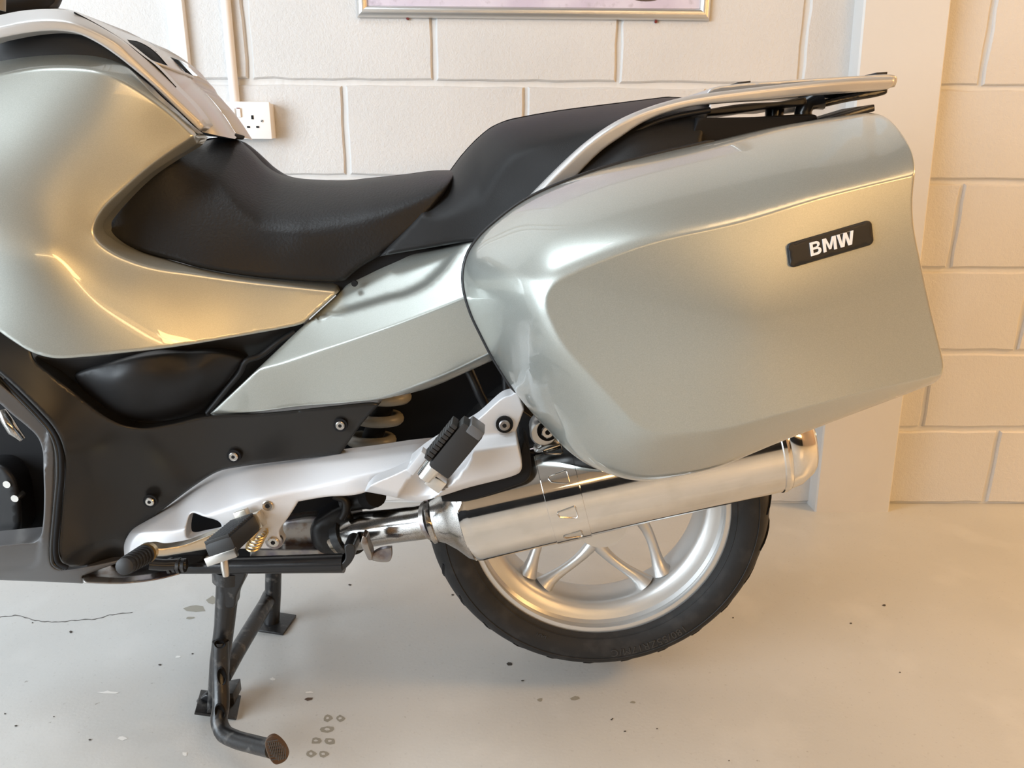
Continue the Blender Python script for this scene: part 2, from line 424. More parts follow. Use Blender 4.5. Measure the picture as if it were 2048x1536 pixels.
structure(cube('ceiling', 'ceil', RX0-.2, RX1+.2, RY0-.2, .2, RH, RH+.1))
# ---- pilaster beside the motorcycle's tail
def pilaster():
    yf = -.052; bm = bmesh.new()
    lvl = [(0.0, PW(1631, 1016, yf).x, PW(1780, 1015, yf).x), (0.74, PW(1684, 500, yf).x, PW(1846, 500, yf).x), (1.32, PW(1729, 0, yf).x, PW(1904, 0, yf).x)]
    lvl.append((RH, lvl[2][1]-.02, lvl[2][2]-.02)); rings = []
    for z, a, b in lvl:
        rings.append([bm.verts.new(p) for p in ((a, .02, z), (a, yf+.004, z), (a+.004, yf, z), (b-.004, yf, z), (b, yf+.004, z), (b, .02, z))])
    for r, s in zip(rings[:-1], rings[1:]):
        for j in range(5): bm.faces.new((r[j], r[j+1], s[j+1], s[j]))
    return structure(link('trim_1', finish(bm, True, 30), 'plaster'))
pilaster()
# ---- ceiling lamps behind the viewer
for i, (x, y, z, w) in enumerate(LAMPS):
    t = thing('ceiling_lamp', ['long warm tube lamp hung above the viewer', 'long warm tube lamp hung nearest the right wall'][i], 'lamp', (x, y, z), 'ceiling tube lamps')
    box('housing', 'white', (x, y, z+.03), (.64, 0, 0), (0, .46, 0), (0, 0, .03), t, .008)
    tube('tube', 'tube', [(x-.6, y, z-.03), (x+.6, y, z-.03)], .016, t)
    for s in (-.5, .5): tube('hanger', 'bolt', [(x+s, y, z+.05), (x+s, y, RH)], .004, t, n=6)

for i, (x, z, w) in enumerate(FILL_WALL_LAMPS):  # unseen tubes added on the far wall for their reflections
    t = thing('fill_wall_lamp', ['added warm tube lamp on the far wall straight behind the viewer', 'added warm tube lamp on the far wall towards its right corner'][i], 'lamp', (x, RY0, z), 'added wall fill lamps')
    box('housing', 'white', (x, RY0+.03, z), (1.24, 0, 0), (0, .03, 0), (0, 0, .05), t, .008)
    tube('tube', 'tube', [(x-1.2, RY0+.085, z), (x+1.2, RY0+.085, z)], .03, t)
# ================================================================== WALL FITTINGS
# poster frame
fx0, fx1, fz0 = -0.352, 0.493, 1.2770
fr = thing('poster_frame', 'brushed aluminium snap frame holding a pale lilac poster on the block wall', 'frame', (.07, 0, fz0))
def frame_bar(a, b, inn):
    """mitred rounded bar from a to b (x, z), 'inn' the inward direction"""
    w, d = .026, .014; prof = [(0, .002), (0, .006), (.004, .011), (.010, .0138), (.016, .0135), (.022, .010), (.026, .006), (.026, .002)]
    bm = bmesh.new(); a, b, inn = Vector(a), Vector(b), Vector(inn); dr = (b-a).normalized(); A = []; B = []
    for q, h in prof:
        pa = a+inn*q+dr*q; pb = b+inn*q-dr*q
        A.append(bm.verts.new((pa.x, -h, pa.y))); B.append(bm.verts.new((pb.x, -h, pb.y)))
    for i in range(len(prof)-1): bm.faces.new((A[i], A[i+1], B[i+1], B[i]))
    bm.faces.new(A); bm.faces.new(B[::-1])
    return link('frame_bar', finish(bm, True, 50), 'alframe', fr)
fz1 = fz0+.60
frame_bar((fx0, fz0), (fx1, fz0), (0, 1)); frame_bar((fx0, fz1), (fx1, fz1), (0, -1)); frame_bar((fx0, fz0), (fx0, fz1), (1, 0)); frame_bar((fx1, fz0), (fx1, fz1), (-1, 0))
cube('poster', 'poster', fx0+.02, fx1-.02, -.005, -.002, fz0+.02, fz1-.02, fr)
bm = bmesh.new(); c = PW(1292, -14, -.006); 
vs = [bm.verts.new((c.x+.052*math.cos(a), -.0055, c.z+.022*math.sin(a)+.004)) for a in [2*math.pi*i/28 for i in range(28)]]; bm.faces.new(vs)
link('printed_shape', finish(bm), 'pdark', fr)
for i, (u, v) in enumerate([(815, 37), (1312, 43)]):
    c = PW(u, v, -.004); tag(tube('wall_plug', 'red', [(c.x, .004, c.z), (c.x, -.005, c.z)], .0032, None, 10),
        ['small dark red wall plug under the poster frame, left one', 'small dark red wall plug under the poster frame, right one'][i], 'wall plug', 'wall plugs')
# double socket
sx1 = -.5675; sx0 = sx1-.147; sz0, sz1 = .9975, 1.0835
so = thing('socket', 'white double switched socket in a surface box on the block wall', 'socket', ((sx0+sx1)/2, 0, sz0))
cube('back_box', 'white', sx0+.002, sx1-.002, -.036, 0, sz0+.002, sz1-.002, so, .003)
cube('face_plate', 'white', sx0, sx1, -.045, -.0355, sz0, sz1, so, .003)
for u, v, w in ((467, 226, 0), (478, 225, 1)):
    c = PW(u, v, -.046); b_ = box('rocker_switch', 'white', c, (.0045, 0, 0), (0, .0035, 0), (0, 0, .0105), so, .001)
    if w:
        r_ = box('switch_marking', 'red', (c.x, c.y-.0032, c.z+.0095), (.004, 0, 0), (0, .0006, 0), (0, 0, .0012), b_)
for u, v, a, b in ((504.8, 234.5, .0026, .0045), (497, 254, .0034, .0021), (515.5, 254, .0034, .0021)):
    c = PW(u, v, -.0452); box('pin_slot', 'dull', c, (a, 0, 0), (0, .001, 0), (0, 0, b), so)
c = PW(524, 242, -.0455); tube('screw', 'bolt', [(c.x, -.044, c.z), (c.x, -.0465, c.z)], .0030, so, 12); 
box('screw_slot', 'dull', (c.x, -.0466, c.z), (.0022, 0, .0006), (0, .0003, 0), (-.0003, 0, .0008), so)
# conduits
a, b = PW(470, 205, -.012), PW(463, 0, -.012)
xx = a.x
tag(tube('conduit', 'white', [(xx, -.0115, sz1-.003), (xx, -.0115, RH)], .0115, None, 18), 'round white conduit running up the wall from the white socket', 'conduit')
c = PW(351, 5, -.012)
tag(cube('conduit', 'white', c.x-.022, c.x+.018, -.02, .002, .9, RH, None, .004), 'wide white cable trunking at the left behind the handlebar', 'conduit')

# ================================================================== MOTORCYCLE
bike = thing('motorcycle', 'sage green touring motorcycle with hard side case, standing on its centre stand', 'motorcycle', ROOT_LOC)

# ---- fairing side panel
FP = [(-60, 105), (0, 93), (60, 88), (120, 84), (171, 85), (212, 95), (266, 143), (307, 188), (342, 219), (376, 251), (405, 274, 1), (396, 287), (342, 321), (297, 352), (253, 393), (219, 431), (208, 448), (211, 463), (239, 485), (280, 504), (342, 520), (410, 538), (547, 558), (675, 566, 1), (676, 585, 1), (608, 646, 1), (598, 650), (444, 679), (328, 697), (239, 707), (171, 714), (113, 717), (85, 712), (58, 702), (27, 683), (0, 664), (-60, 615, 1)]
fc1 = [(-80, 162), (0, 150), (49, 141), (98, 136), (152, 137), (195, 143.5), (234, 158), (273, 180), (312, 207), (352, 240), (386, 273)]
fc2 = [(386, 273), (335, 307), (297, 335), (246, 379), (205, 420), (190, 448), (188, 468), (198, 485), (226, 506), (273, 526), (320, 538), (376, 546), (478, 561), (581, 573), (676, 583)]
fp_face = tps([(-60, 150, .235), (-60, 400, .33), (-60, 620, .345), (100, 140, .225), (200, 145, .215), (300, 205, .20), (386, 273, .178), (110, 300, .275), (100, 500, .325), (110, 700, .335), (190, 460, .285), (300, 330, .225), (280, 560, .283), (330, 690, .292), (450, 560, .232), (450, 670, .253), (600, 575, .20), (600, 645, .212), (674, 584, .185)])
fp_off = add(fp_face, crease(fc1, .00085, 1.2, -1), crease(fc2, .0012, 1.5, -1))
panel('fairing_panel', 'paint', FP, fp_off, bike, lines=[fc1, fc2], grid=8, edge=(4, .003), thick=.02)
# black sheet for the shaded gap under the tank cover, behind the fairing panel
panel('gap_backing', 'black', [(-60, 60, 1), (0, 70), (100, 60), (170, 64), (250, 120), (330, 195), (398, 258, 1), (372, 280, 1), (260, 300), (120, 210), (-60, 220, 1)], [(-60, 60, .20), (110, 60, .19), (400, 280, .135), (150, 200, .19)], bike, grid=14, thick=.02)

# ---- tank cover (satin silver) : side trim and top
TT_low = [(-60, 90), (0, 76.5), (49, 67), (88, 62.5), (117, 62), (156, 68), (195, 86), (234, 112), (273, 143), (312, 176), (352, 215), (400, 262)]
TT_up = [(-60, 44), (0, 30), (40, 22), (90, 18), (120, 19), (148, 25), (186, 45), (225, 68), (254, 88), (283, 111), (312, 133), (352, 175), (390, 214), (416, 250)]
TC_mid = [(-60, 66), (0, 54), (49, 44), (98, 40.5), (140, 45), (170, 55), (195, 66), (234, 88), (260, 112), (312, 160), (352, 198), (400, 243)]
tr_k = np.polyfit([-60, 100, 230, 330, 416], [.242, .224, .202, .178, .150], 3)
tr_off = lambda uv: np.polyval(tr_k, uv[:, 0])
panel('tank_trim', 'silver', TT_low[:-1]+[(400, 262, 1), (416, 250, 1)]+TT_up[::-1][1:-1]+[(-60, 44, 1)], add(tr_off, crease(TC_mid, .0011, 1.2, -1)), bike, lines=[TC_mid], grid=7, edge=(3, .002), thick=.02)
sil = [(-60, 36), (20, 27), (59, 20), (98, 16.6), (127, 17.6), (152, 23), (186, 37), (225, 55), (260, 69), (293, 82), (322, 100), (344, 115), (365, 137), (383, 154), (388, 163), (410, 185), (444, 226), (475, 273)]
TTC = [(-60, 46, 1)]+sil[:-1]+[(475, 273, 1), (470, 278, 1), (440, 272), (404, 264, 1), (398, 244), (352, 197), (312, 157), (275, 122), (240, 88), (200, 60), (160, 34), (120, 26), (60, 30)]
pl_sil = curve(sil, 6)
def tc_off(uv):
    d = seg_dist(uv, pl_sil, False)[0]; w = np.interp(uv[:, 0], [0, 150, 260, 400, 475], [14, 18, 38, 62, 40]); s = np.clip(d/w, 0, 1)
    base = np.interp(uv[:, 0], [-60, 100, 230, 330, 420, 475], [.18, .165, .146, .128, .114, .100]); return base*(1-(1-s)**2.2)**(1/2.2)
vent_l = [(352, 143), (386, 156)]
v1 = [(254, 79, 1), (273, 82), (293, 91), (312, 105), (336, 131, 1), (322, 129), (303, 121), (283, 109), (264, 92)]
v2 = [(340, 114, 1), (352, 119), (367, 135), (381, 150, 1), (371, 145), (357, 131)]
panel('tank_top_cover', 'silver', TTC, tc_off, bike, holes=[v1, v2], grid=6, edge=(2, .0), mirror=.3)
for v, dx in ((v1, .012), (v2, .012)):
    panel('vent_grille', 'dull', [(*p[:2], 1) for p in v], lambda uv: tc_off(uv)-.004, bike, grid=7, edge=(0, 0), thick=.01, label='black vent insert in the silver tank cover')
panel('cover_gap_fill', 'dull', [(396, 254, 1), (440, 262), (468, 270, 1), (466, 277), (440, 275), (402, 270, 1)], .05, bike, grid=5, edge=(1, .001), thick=.05)  # dark fill, shade behind the cover's tail put into its colour
# lower lip of the cover: bevelled step between vents and tail
lip = [P(u, v, float(tc_off(np.array([[u, v]]))[0])+.0015) for u, v in [(262, 96), (283, 113), (303, 124), (322, 131), (352, 142), (372, 149), (384, 155)]]
tube('cover_ridge', 'silver', lip, .0028, bike, 8, smooth=True)
tube('cover_seam', 'dull', [P(u, v, float(np.polyval(tr_k, u))-.020) for u, v in TT_up[5:-2]], .0011, bike, 6, smooth=True)
# handlebar end just in view
hb = tube('handlebar_grip', 'rubber', [P(-80, 14, .10), P(0, 4, .06), P(60, -4, .0), P(100, -10, -.04)], [.022, .022, .020, .016], bike, 16)
tube('cable', 'black', [P(-20, 28, .06), P(30, 20, .05), P(75, 12, .04), P(100, 10, .02), P(116, -20, .0)], .010, bike, 10, smooth=True)
tube('cable', 'dull', [P(-30, 20, .10), P(20, 14, .08), P(60, 10, .06), P(92, -4, .02)], .014, bike, 10, smooth=True)
tube('brake_reservoir', 'cream', [P(-9, 18, .14), P(-8, -40, .14)], .012, bike, 16)

# ---- seats
rs_top = [(404, 283), (427, 277), (455, 275), (478, 280), (496, 294), (513, 311), (533, 331), (560, 348), (588, 355), (632, 359), (700, 360), (728, 357), (804, 349), (868, 341), (915, 340)]
RS = rs_top[:-1]+[(915, 340, 1), (880, 400), (835, 450), (790, 490), (760, 512), (720, 536), (690, 561, 1), (675, 564), (547, 558), (410, 538), (342, 520), (280, 504), (239, 485), (212, 462), (208, 449), (219, 431), (253, 393), (297, 352), (342, 321), (396, 286)]
pl_rs = curve(rs_top, 6)
rs_base = tps([(210, 455, .232), (260, 400, .215), (340, 325, .17), (405, 285, .10), (300, 500, .238), (410, 530, .232), (550, 550, .205), (680, 560, .185), (600, 460, .19), (450, 400, .175), (480, 300, .10), (550, 380, .15), (750, 420, .175), (860, 380, .15), (360, 420, .205), (700, 365, .16)])
def rs_off(uv):
    d = seg_dist(uv, pl_rs, False)[0]; w = np.interp(uv[:, 0], [400, 450, 520, 620, 760, 900], [60, 95, 120, 118, 90, 40]); s = np.clip(d/w, 0, 1)
    return rs_base(uv)*(1-(1-s)**1.75)**(1/2.0)
rs_l = [(520, 420), (600, 455), (700, 470), (800, 430)]
panel('rider_seat', 'vinyl', RS, rs_off, bike, grid=7, edge=(9, .012), mirror=.5)
ps_top = [(900, 342), (923, 311), (952.5, 279), (982, 255), (1011, 242), (1040, 235), (1114, 222), (1231, 207), (1304, 198), (1333, 195), (1363, 196.5), (1420, 205)]
PS = [(759, 513, 1), (780, 488), (815, 452), (850, 414), (876, 376)]+ps_top[:-1]+[(1420, 205, 1), (1400, 300, 1), (1200, 400), (1000, 490, 1), (950, 484), (835, 500)]
pl_ps = curve([(850, 414), (876, 376)]+ps_top, 6)
ps_base = tps([(762, 510, .19), (850, 430, .17), (850, 495, .195), (950, 480, .20), (1000, 400, .185), (920, 330, .15), (1100, 330, .19), (1250, 250, .19), (1400, 230, .18), (1050, 250, .14), (1200, 220, .14)])
def ps_off(uv):
    d = seg_dist(uv, pl_ps, False)[0]; w = np.interp(uv[:, 0], [850, 900, 960, 1040, 1200, 1360], [20, 55, 95, 75, 50, 30]); s = np.clip(d/w, 0, 1)
    f = (1-(1-s)**1.8)**(1/2.0); k = np.clip((uv[:, 0]-840)/60, 0, 1); return ps_base(uv)*(f*k+(1-k))
panel('pillion_seat', 'vinyl2', PS, ps_off, bike, grid=8, edge=(9, .012), mirror=.5)
panel('seat_base', 'dull', [(665, 555, 1), (770, 505), (900, 492), (1010, 470, 1), (1010, 500, 1), (930, 500), (770, 535), (700, 575), (672, 592, 1)], .165, bike, grid=16, thick=.1)

# ---- tail side panel
TP = [(417, 830, 1), (500, 752), (601, 656), (676, 588, 1), (700, 563), (730, 537), (757, 521, 1), (800, 512), (870, 500), (945, 484, 1), (1000, 478, 1), (1040, 600), (1050, 690, 1), (1000, 716), (986, 721), (908, 756), (880, 768), (846, 780), (791, 793), (757, 800), (668, 808), (600, 813), (523, 823)]
tl1 = [(440, 800), (499, 748), (570, 725), (640, 701), (700, 681), (810, 642), (929, 595), (1010, 560)]
tl2 = [(700, 806), (760, 796), (800, 784), (835, 771), (905, 742), (976, 708), (1040, 680)]
tl3 = [(685, 622), (720, 612), (777, 595), (810, 587), (835, 576), (853, 566), (868, 553), (882, 540), (896, 522), (910, 503), (925, 486)]
tp_face = tps([(417, 830, .212), (499, 748, .234), (640, 701, .244), (810, 642, .254), (929, 595, .26), (1010, 560, .263), (600, 812, .224), (760, 798, .238), (900, 755, .248), (1000, 715, .252), (700, 540, .256), (940, 440, .27)])
tp_off = add(tp_face, crease(tl1, .00072, 1.0, -1), crease(tl2, .0013, 1.2, 1), band(tl3, .011, 2.6, -1))
panel('tail_panel', 'paint', TP, tp_off, bike, lines=[tl1, tl2, tl3], grid=7, edge=(4, .003), thick=.02)
c = P(709, 567, .187); tube('plug', 'dull', [c+Vector((0, .004, 0)), c+Vector((0, -.002, 0))], .0045, bike, 10)

# ---- grab rail running back into the rack
GR = [(1052, 402, 1), (1058, 393, 1), (1114, 337.5), (1172, 285), (1231, 244), (1289, 217), (1357, 196.5), (1410, 187), (1500, 176), (1592, 166), (1680, 158), (1738, 154), (1782, 153, 1), (1789, 158), (1785, 172), (1776, 178, 1), (1700, 184), (1621, 190), (1533, 199), (1474, 203), (1387, 212), (1328, 227), (1284, 246), (1240, 275), (1200, 304), (1149, 356), (1120, 392, 1)]
grc = [(1068, 398), (1090, 373), (1120, 343), (1176, 291), (1234, 251), (1292, 225), (1357, 206), (1410, 196), (1500, 184), (1592, 173.5), (1680, 165), (1785, 160)]
gr_off = add(tps([(1058, 400, .225), (1200, 290, .222), (1350, 210, .212), (1500, 190, .198), (1650, 170, .182), (1785, 165, .155)]), crease(grc, .0011, 1.3, -1))
panel('grab_rail', 'silver', GR, gr_off, bike, lines=[grc], grid=7, edge=(3, .002), thick=.022)
# rack plate seen edge-on above the rail
RK = [(1411, 190, 1), (1416, 181), (1425, 175.5), (1474, 168), (1592, 159), (1700, 152.5), (1738, 150.5), (1782, 149), (1793, 153), (1794, 163), (1789, 174, 1), (1700, 178), (1560, 182)]
panel('rack_plate', 'silver', RK, [(1411, 190, .12), (1560, 170, .12), (1790, 160, .115)], bike, grid=8, edge=(3, .006), back_off=-.12, cap=True)
for u0, u1, v0, v1_ in ((1467, 1493, 170, 167), (1740, 1762, 151, 149.5)):
    a, b = P(u0, v0, .06), P(u1, v1_, .06); box('rubber_pad', 'rubber', (a+b)/2, (b-a)/2, (0, .02, 0), (0, 0, .0022), bike, .0008)
tube('rack_leg', 'gloss', [P(1608, 250, .09), P(1606, 225, .09), P(1612, 205, .09), P(1635, 192, .09)], [.014, .0125, .015, .022], bike, 14, smooth=False)
tube('rack_leg', 'gloss', [P(1548, 245, .05), P(1550, 205, .05)], .014, bike, 12)
panel('rack_underside', 'gloss', [(1617, 219, 1), (1640, 205), (1690, 191), (1775, 175, 1), (1774, 186), (1760, 192), (1690, 205), (1625, 220, 1)], .10, bike, grid=8, edge=(3, .003), thick=.2, cap=True)
panel('rack_underside', 'black', [(1380, 225, 1), (1480, 208), (1560, 203), (1612, 196), (1612, 208), (1560, 213), (1500, 222), (1400, 232, 1)], .14, bike, grid=9, edge=(2, .003), thick=.2, cap=True)
# black tail section between rail and case
panel('tail_section', 'dull', [(1085, 400, 1), (1130, 350), (1175, 318), (1240, 272), (1310, 238), (1390, 222), (1400, 236, 1), (1500, 234), (1632, 231), (1628, 238, 1), (1500, 300), (1300, 345), (1120, 405, 1)], [(1100, 400, .17), (1300, 300, .165), (1630, 235, .11)], bike, grid=10, edge=(3, .003), thick=.1)
panel('tail_bracket', 'dull', [(1395, 235, 1), (1500, 236), (1600, 232), (1633, 231, 1), (1634, 236), (1560, 256), (1450, 300), (1370, 320, 1)], [(1400, 240, .20), (1630, 234, .15)], bike, grid=9, edge=(3, .003), thick=.03)
tube('rail_edge', 'black', [P(u, v, o) for u, v, o in ((1150, 361, .2), (1175, 332, .2), (1210, 302, .2), (1250, 276, .2), (1300, 249, .197), (1350, 233, .195), (1420, 220, .19))], .004, bike, 8, smooth=True)
box('tail_lamp', 'gloss', P(1672, 233, .16), (.03, 0, .009), (0, .05, 0), (-.001, 0, .0045), bike, .002)

# ---- black side cover with bulged air duct, dark fairing, grey belly fairing
panel('side_cover', 'side', [(40, 705, 1), (113, 712), (239, 702), (342, 690), (450, 672), (605, 640, 1), (612, 655, 1), (560, 704), (500, 760), (412, 838, 1), (342, 848), (290, 855), (255, 850), (222, 837), (191, 816), (154, 786), (103, 745), (60, 715)], [(60, 715, .295), (160, 785, .258), (290, 850, .23), (410, 830, .192), (600, 650, .19), (450, 690, .218), (250, 720, .265), (330, 780, .23)], bike, grid=9, edge=(5, .006), thick=.03)
AD = [(150, 750), (170, 739), (205, 729), (290, 710), (376, 702), (444, 705), (489, 717, 1), (474, 738), (436, 790), (405, 826), (345, 843), (290, 850), (260, 846), (222, 832), (191, 810), (165, 782)]
ad_c = [(150, 752), (230, 757), (320, 752), (400, 737), (489, 717)]
ad_off = add(tps([(150, 752, .282), (205, 730, .287), (376, 703, .253), (489, 717, .226), (430, 800, .213), (290, 850, .247), (190, 808, .27), (230, 757, .305), (320, 752, .292), (400, 737, .265)]), crease(ad_c, .00025, 6, 1))
panel('air_duct', 'side', AD, ad_off, bike, grid=8, edge=(7, .008), thick=.03)
tube('cover_lip', 'side', [P(u, v, o) for u, v, o in ((590, 664, .20), (560, 682, .207), (520, 712, .215), (492, 722, .222), (480, 745, .218), (450, 782, .213), (415, 826, .207))], .0042, bike, 10, smooth=True)
DF = [(-60, 700, 1), (0, 733), (40, 745), (70, 725), (103, 747), (154, 787), (191, 817), (222, 838), (255, 851), (290, 855), (342, 847), (410, 832), (523, 826), (668, 811), (745, 804), (760, 806, 1), (722, 850), (681, 908, 1), (600, 918), (478, 934), (437, 943), (393, 969), (314, 1028), (285, 1049), (262, 1072), (252, 1092), (250, 1117), (191, 1127), (150, 1133), (130, 1130), (118, 1112), (122, 1020), (129, 942), (125, 892), (109, 858), (78, 822), (16, 762), (-60, 690, 1)]
DF = [(-60, 590, 1), (20, 640), (60, 690), (70, 718), (103, 747), (154, 787), (191, 817), (222, 838), (255, 851), (290, 855), (342, 847), (410, 832), (523, 826), (668, 811), (745, 804), (761, 806, 1), (722, 850), (681, 908, 1), (600, 918), (478, 934), (437, 943), (393, 969), (314, 1028), (285, 1049), (262, 1072), (252, 1092), (250, 1117, 1), (191, 1127), (150, 1133), (130, 1130), (118, 1112), (122, 1020), (129, 942), (125, 892), (109, 858), (78, 822), (16, 762), (-60, 700, 1)]
dfc = [(118, 1140), (135, 1118), (156, 1101), (198, 1083), (232, 1078), (262, 1100), (280, 1150)]
df_off = add(tps([(-40, 600, .315), (-40, 700, .32), (60, 700, .303), (125, 900, .31), (120, 1110, .30), (200, 820, .278), (300, 860, .25), (410, 840, .225), (580, 822, .215), (755, 806, .205), (685, 900, .205), (480, 930, .215), (400, 960, .22), (260, 1080, .235), (250, 1117, .23), (190, 960, .262), (180, 1080, .262), (300, 940, .238)]), crease(dfc, .0004, 4, 1))
panel('lower_fairing', 'dark', DF, df_off, bike, lines=[dfc], grid=9, edge=(5, .004), thick=.02)
for lst, r, mm in (([(10, 757), (78, 826), (107, 861), (120, 892), (124, 942), (117, 1020), (112, 1110), (118, 1127), (135, 1136)], .0035, 'dull'), ([(-20, 738), (8, 765), (72, 830), (100, 863), (113, 896), (116, 945), (110, 1020), (104, 1110), (108, 1128), (125, 1138)], .003, 'dark')):
    tube('seam_bead', mm, [P(u, v, .306) for u, v in lst], r, bike, 8, smooth=True)
BF = [(-60, 712, 1), (0, 766), (34, 795), (65, 824), (88, 847.5), (101, 868), (109, 900), (109, 955), (105, 1020), (101, 1072), (99, 1117), (104, 1132), (116, 1139), (137, 1139), (191, 1130), (240, 1119, 1), (242, 1124, 1), (205, 1137), (164, 1152, 1), (165, 1167, 1), (102, 1164), (0, 1160), (-60, 1156, 1), (-60, 1097, 1), (0, 1091), (39, 1087), (70, 1083), (81, 1072), (86, 1046), (88.5, 994), (87, 942), (85, 900), (75, 874), (52, 851), (26, 830), (0, 807), (-60, 760, 1)]
bfc = [(-60, 1149), (0, 1140), (50, 1138), (70, 1130), (77, 1118), (79, 1100)]
bf_off = add(tps([(-60, 740, .33), (70, 840, .305), (95, 960, .302), (95, 1100, .295), (0, 1130, .29), (-60, 1130, .30), (165, 1150, .25), (240, 1120, .235), (80, 1163, .25), (0, 1158, .255)]), band(bfc, .004, 1.5, -1))
panel('belly_fairing', 'grey', BF, bf_off, bike, grid=6, edge=(3, .003), thick=.05)

# ---- dark engine bay
panel('engine_dark_backing', 'dull', [(-80, 740, 1), (120, 840), (118, 1100, 1), (60, 1110), (-80, 1110, 1)], .17, bike, grid=25, edge=(0, 0), thick=.05)  # flat backing sheet, the bay's shade put in as black
panel('engine_cover', 'black', [(-60, 940), (0, 925), (30, 950), (44, 1000), (44, 1060), (20, 1082), (-60, 1086, 1)], .215, bike, grid=12, edge=(12, .015), thick=.04)
for u, v in ((18, 966), (34, 994)):
    c = P(u, v, .212); tube('bolt', 'bolt', [c+Vector((0, .012, 0)), c+Vector((0, -.006, 0))], .0058, bike, 12, label='steel bolt head inside the fairing opening')
tube('wire_loom', 'steel', [P(4, 822, .23), P(14, 840, .235), P(28, 862, .235), (P(44, 878, .23))], [.006, .008, .008, .005], bike, 8, label='metal braided hose inside the fairing opening')
tube('oil_line', 'chrome', [P(-40, 1084, .24), P(10, 1079, .245), P(30, 1076, .24)], .006, bike, 8)
panel('frame_dark_backing', 'dull', [(440, 960, 1), (760, 900, 1), (760, 960, 1), (725, 1000), (700, 1060, 1), (640, 1100, 1), (470, 1120, 1), (340, 1110, 1), (380, 1030, 1)], .10, bike, grid=25, edge=(0, 0), thick=.1)  # black sheet filling the shaded gaps behind the footrest plate
panel('gearbox', 'rust', [(560, 1040, 1), (640, 1032), (662, 1050), (664, 1092), (640, 1108), (560, 1110, 1)], .13, bike, grid=10, edge=(8, .012), thick=.05)
panel('gearbox_shelf', 'rust', [(500, 1098, 1), (640, 1098, 1), (690, 1112, 1), (690, 1122, 1), (500, 1122, 1)], .15, bike, grid=10, edge=(2, .003), thick=.05)
panel('swing_arm_boot', 'black', [(622, 1050), (645, 1030), (690, 1010), (712, 1040), (712, 1090), (690, 1112), (640, 1106), (624, 1085)], .16, bike, grid=10, edge=(14, .02), thick=.05)
c = P(662, 1082, .165); tube('bolt', 'bolt', [c+Vector((0, .012, 0)), c+Vector((0, -.004, 0))], .0060, bike, 10)
tube('brake_hose', 'black', [P(668, 990, .17), P(690, 1000, .17), P(692, 1020, .17), P(684, 1036, .17)], .007, bike, 10, smooth=True)
tube('pivot_tube', 'black', [P(690, 1002, .14), P(752, 990, .16)], [.018, .020], bike, 16)
tube('pivot_cap', 'dull', [P(738, 993, .165), P(752, 990, .18)], [.021, .019], bike, 16)
# black sheet standing in for the shade around the sub-frame beneath the tail panel
panel('subframe_dark_backing', 'dull', [(690, 800, 1), (760, 780), (860, 740), (1000, 690, 1), (1130, 700, 1), (1150, 900, 1), (1060, 930, 1), (1040, 900, 1), (900, 880, 1), (700, 905, 1), (660, 905, 1)], .06, bike, grid=25, edge=(0, 0), thick=.08)
tube('frame_tube', 'black', [P(915, 690, .13), P(940, 745, .16), P(960, 790, .16), P(982, 830, .16)], .0075, bike, 10)
tube('frame_tube', 'black', [P(1008, 680, .17), P(1014, 800, .17)], .0065, bike, 10)
panel('mud_guard', 'black', [(1030, 810, 1), (1060, 830), (1120, 880, 1), (1130, 900, 1), (1050, 925, 1), (1045, 905), (1034, 870, 1)], .15, bike, grid=12, edge=(4, .004), thick=.06)
# shock absorber coils
sh = tube('shock_absorber', 'dull', [P(775, 790, .09), P(730, 915, .09)], .017, bike, 16)
for k in (-1, 0, 1):
    u, v = 757-15*k, 838+43*k
    ps = [P(u+40*math.cos(a), v+9*math.sin(a)-2,   .09+.034*math.sin(a)) for a in [math.pi*2*i/28 for i in range(29)]]
    tube('spring_coil', 'cream', ps, .0095, sh, 10, cap=False)

# ---- footrest plate and hangers
FRP = [(249, 1117, 1), (248, 1090), (254, 1074), (266, 1058), (290, 1042), (318, 1026), (395, 969), (437, 944), (480, 934), (600, 918), (681, 907), (760, 897), (820, 888), (900, 880, 1), (900, 940, 1), (820, 935), (726, 986), (650, 994), (597, 1003, 1), (580, 1030), (559, 1062), (561, 1074), (566, 1086), (560, 1095), (545, 1097), (499, 1097), (455, 1098, 1), (440, 1075), (400, 1085), (330, 1098), (275, 1112)]
frh = [(380, 1030), (386, 1026), (407, 1033), (436, 1042), (443, 1050), (441, 1061), (405, 1071), (375, 1074)]
frc = [(700, 958), (655, 967), (615, 977), (560, 989), (513, 999), (472, 1013), (440, 1030)]
frc = [(830, 930), (760, 945), (700, 958), (655, 967), (615, 977), (560, 989), (513, 999), (472, 1013), (420, 1030), (368, 1058), (310, 1064), (258, 1066)]
frc2 = [(258, 1120), (262, 1085), (280, 1064), (330, 1032), (400, 981), (440, 957), (480, 945), (600, 929), (700, 918), (900, 893)]
frp_off = add(tps([(250, 1115, .26), (300, 1050, .258), (437, 944, .25), (600, 918, .247), (900, 882, .24), (830, 930, .25), (700, 958, .262), (520, 1000, .268), (540, 1090, .255), (420, 1080, .262), (330, 1095, .268)]), crease(frc, .0007, 1.5, 1), crease(frc2, .0009, 1.5, -1))
panel('footrest_plate', 'cast', FRP, frp_off, bike, holes=[frh], lines=[frc, frc2], grid=7, edge=(3, .003), thick=.018)
PH = [(729, 983, 1), (743, 969), (788, 949), (819, 934, 1), (819, 924, 1), (850, 899), (900, 868), (952, 840), (1005, 795), (1024, 788), (1034, 778, 1), (1048, 819, 1), (1032, 862, 1), (1036, 889), (1044, 932), (1040, 944), (1028, 951), (934, 976), (876, 994), (837, 1003), (809, 999), (768, 990)]
phc1 = [(930, 873), (975, 868), (1036, 862)]; phc2 = [(930, 907), (975, 902), (1044, 889)]
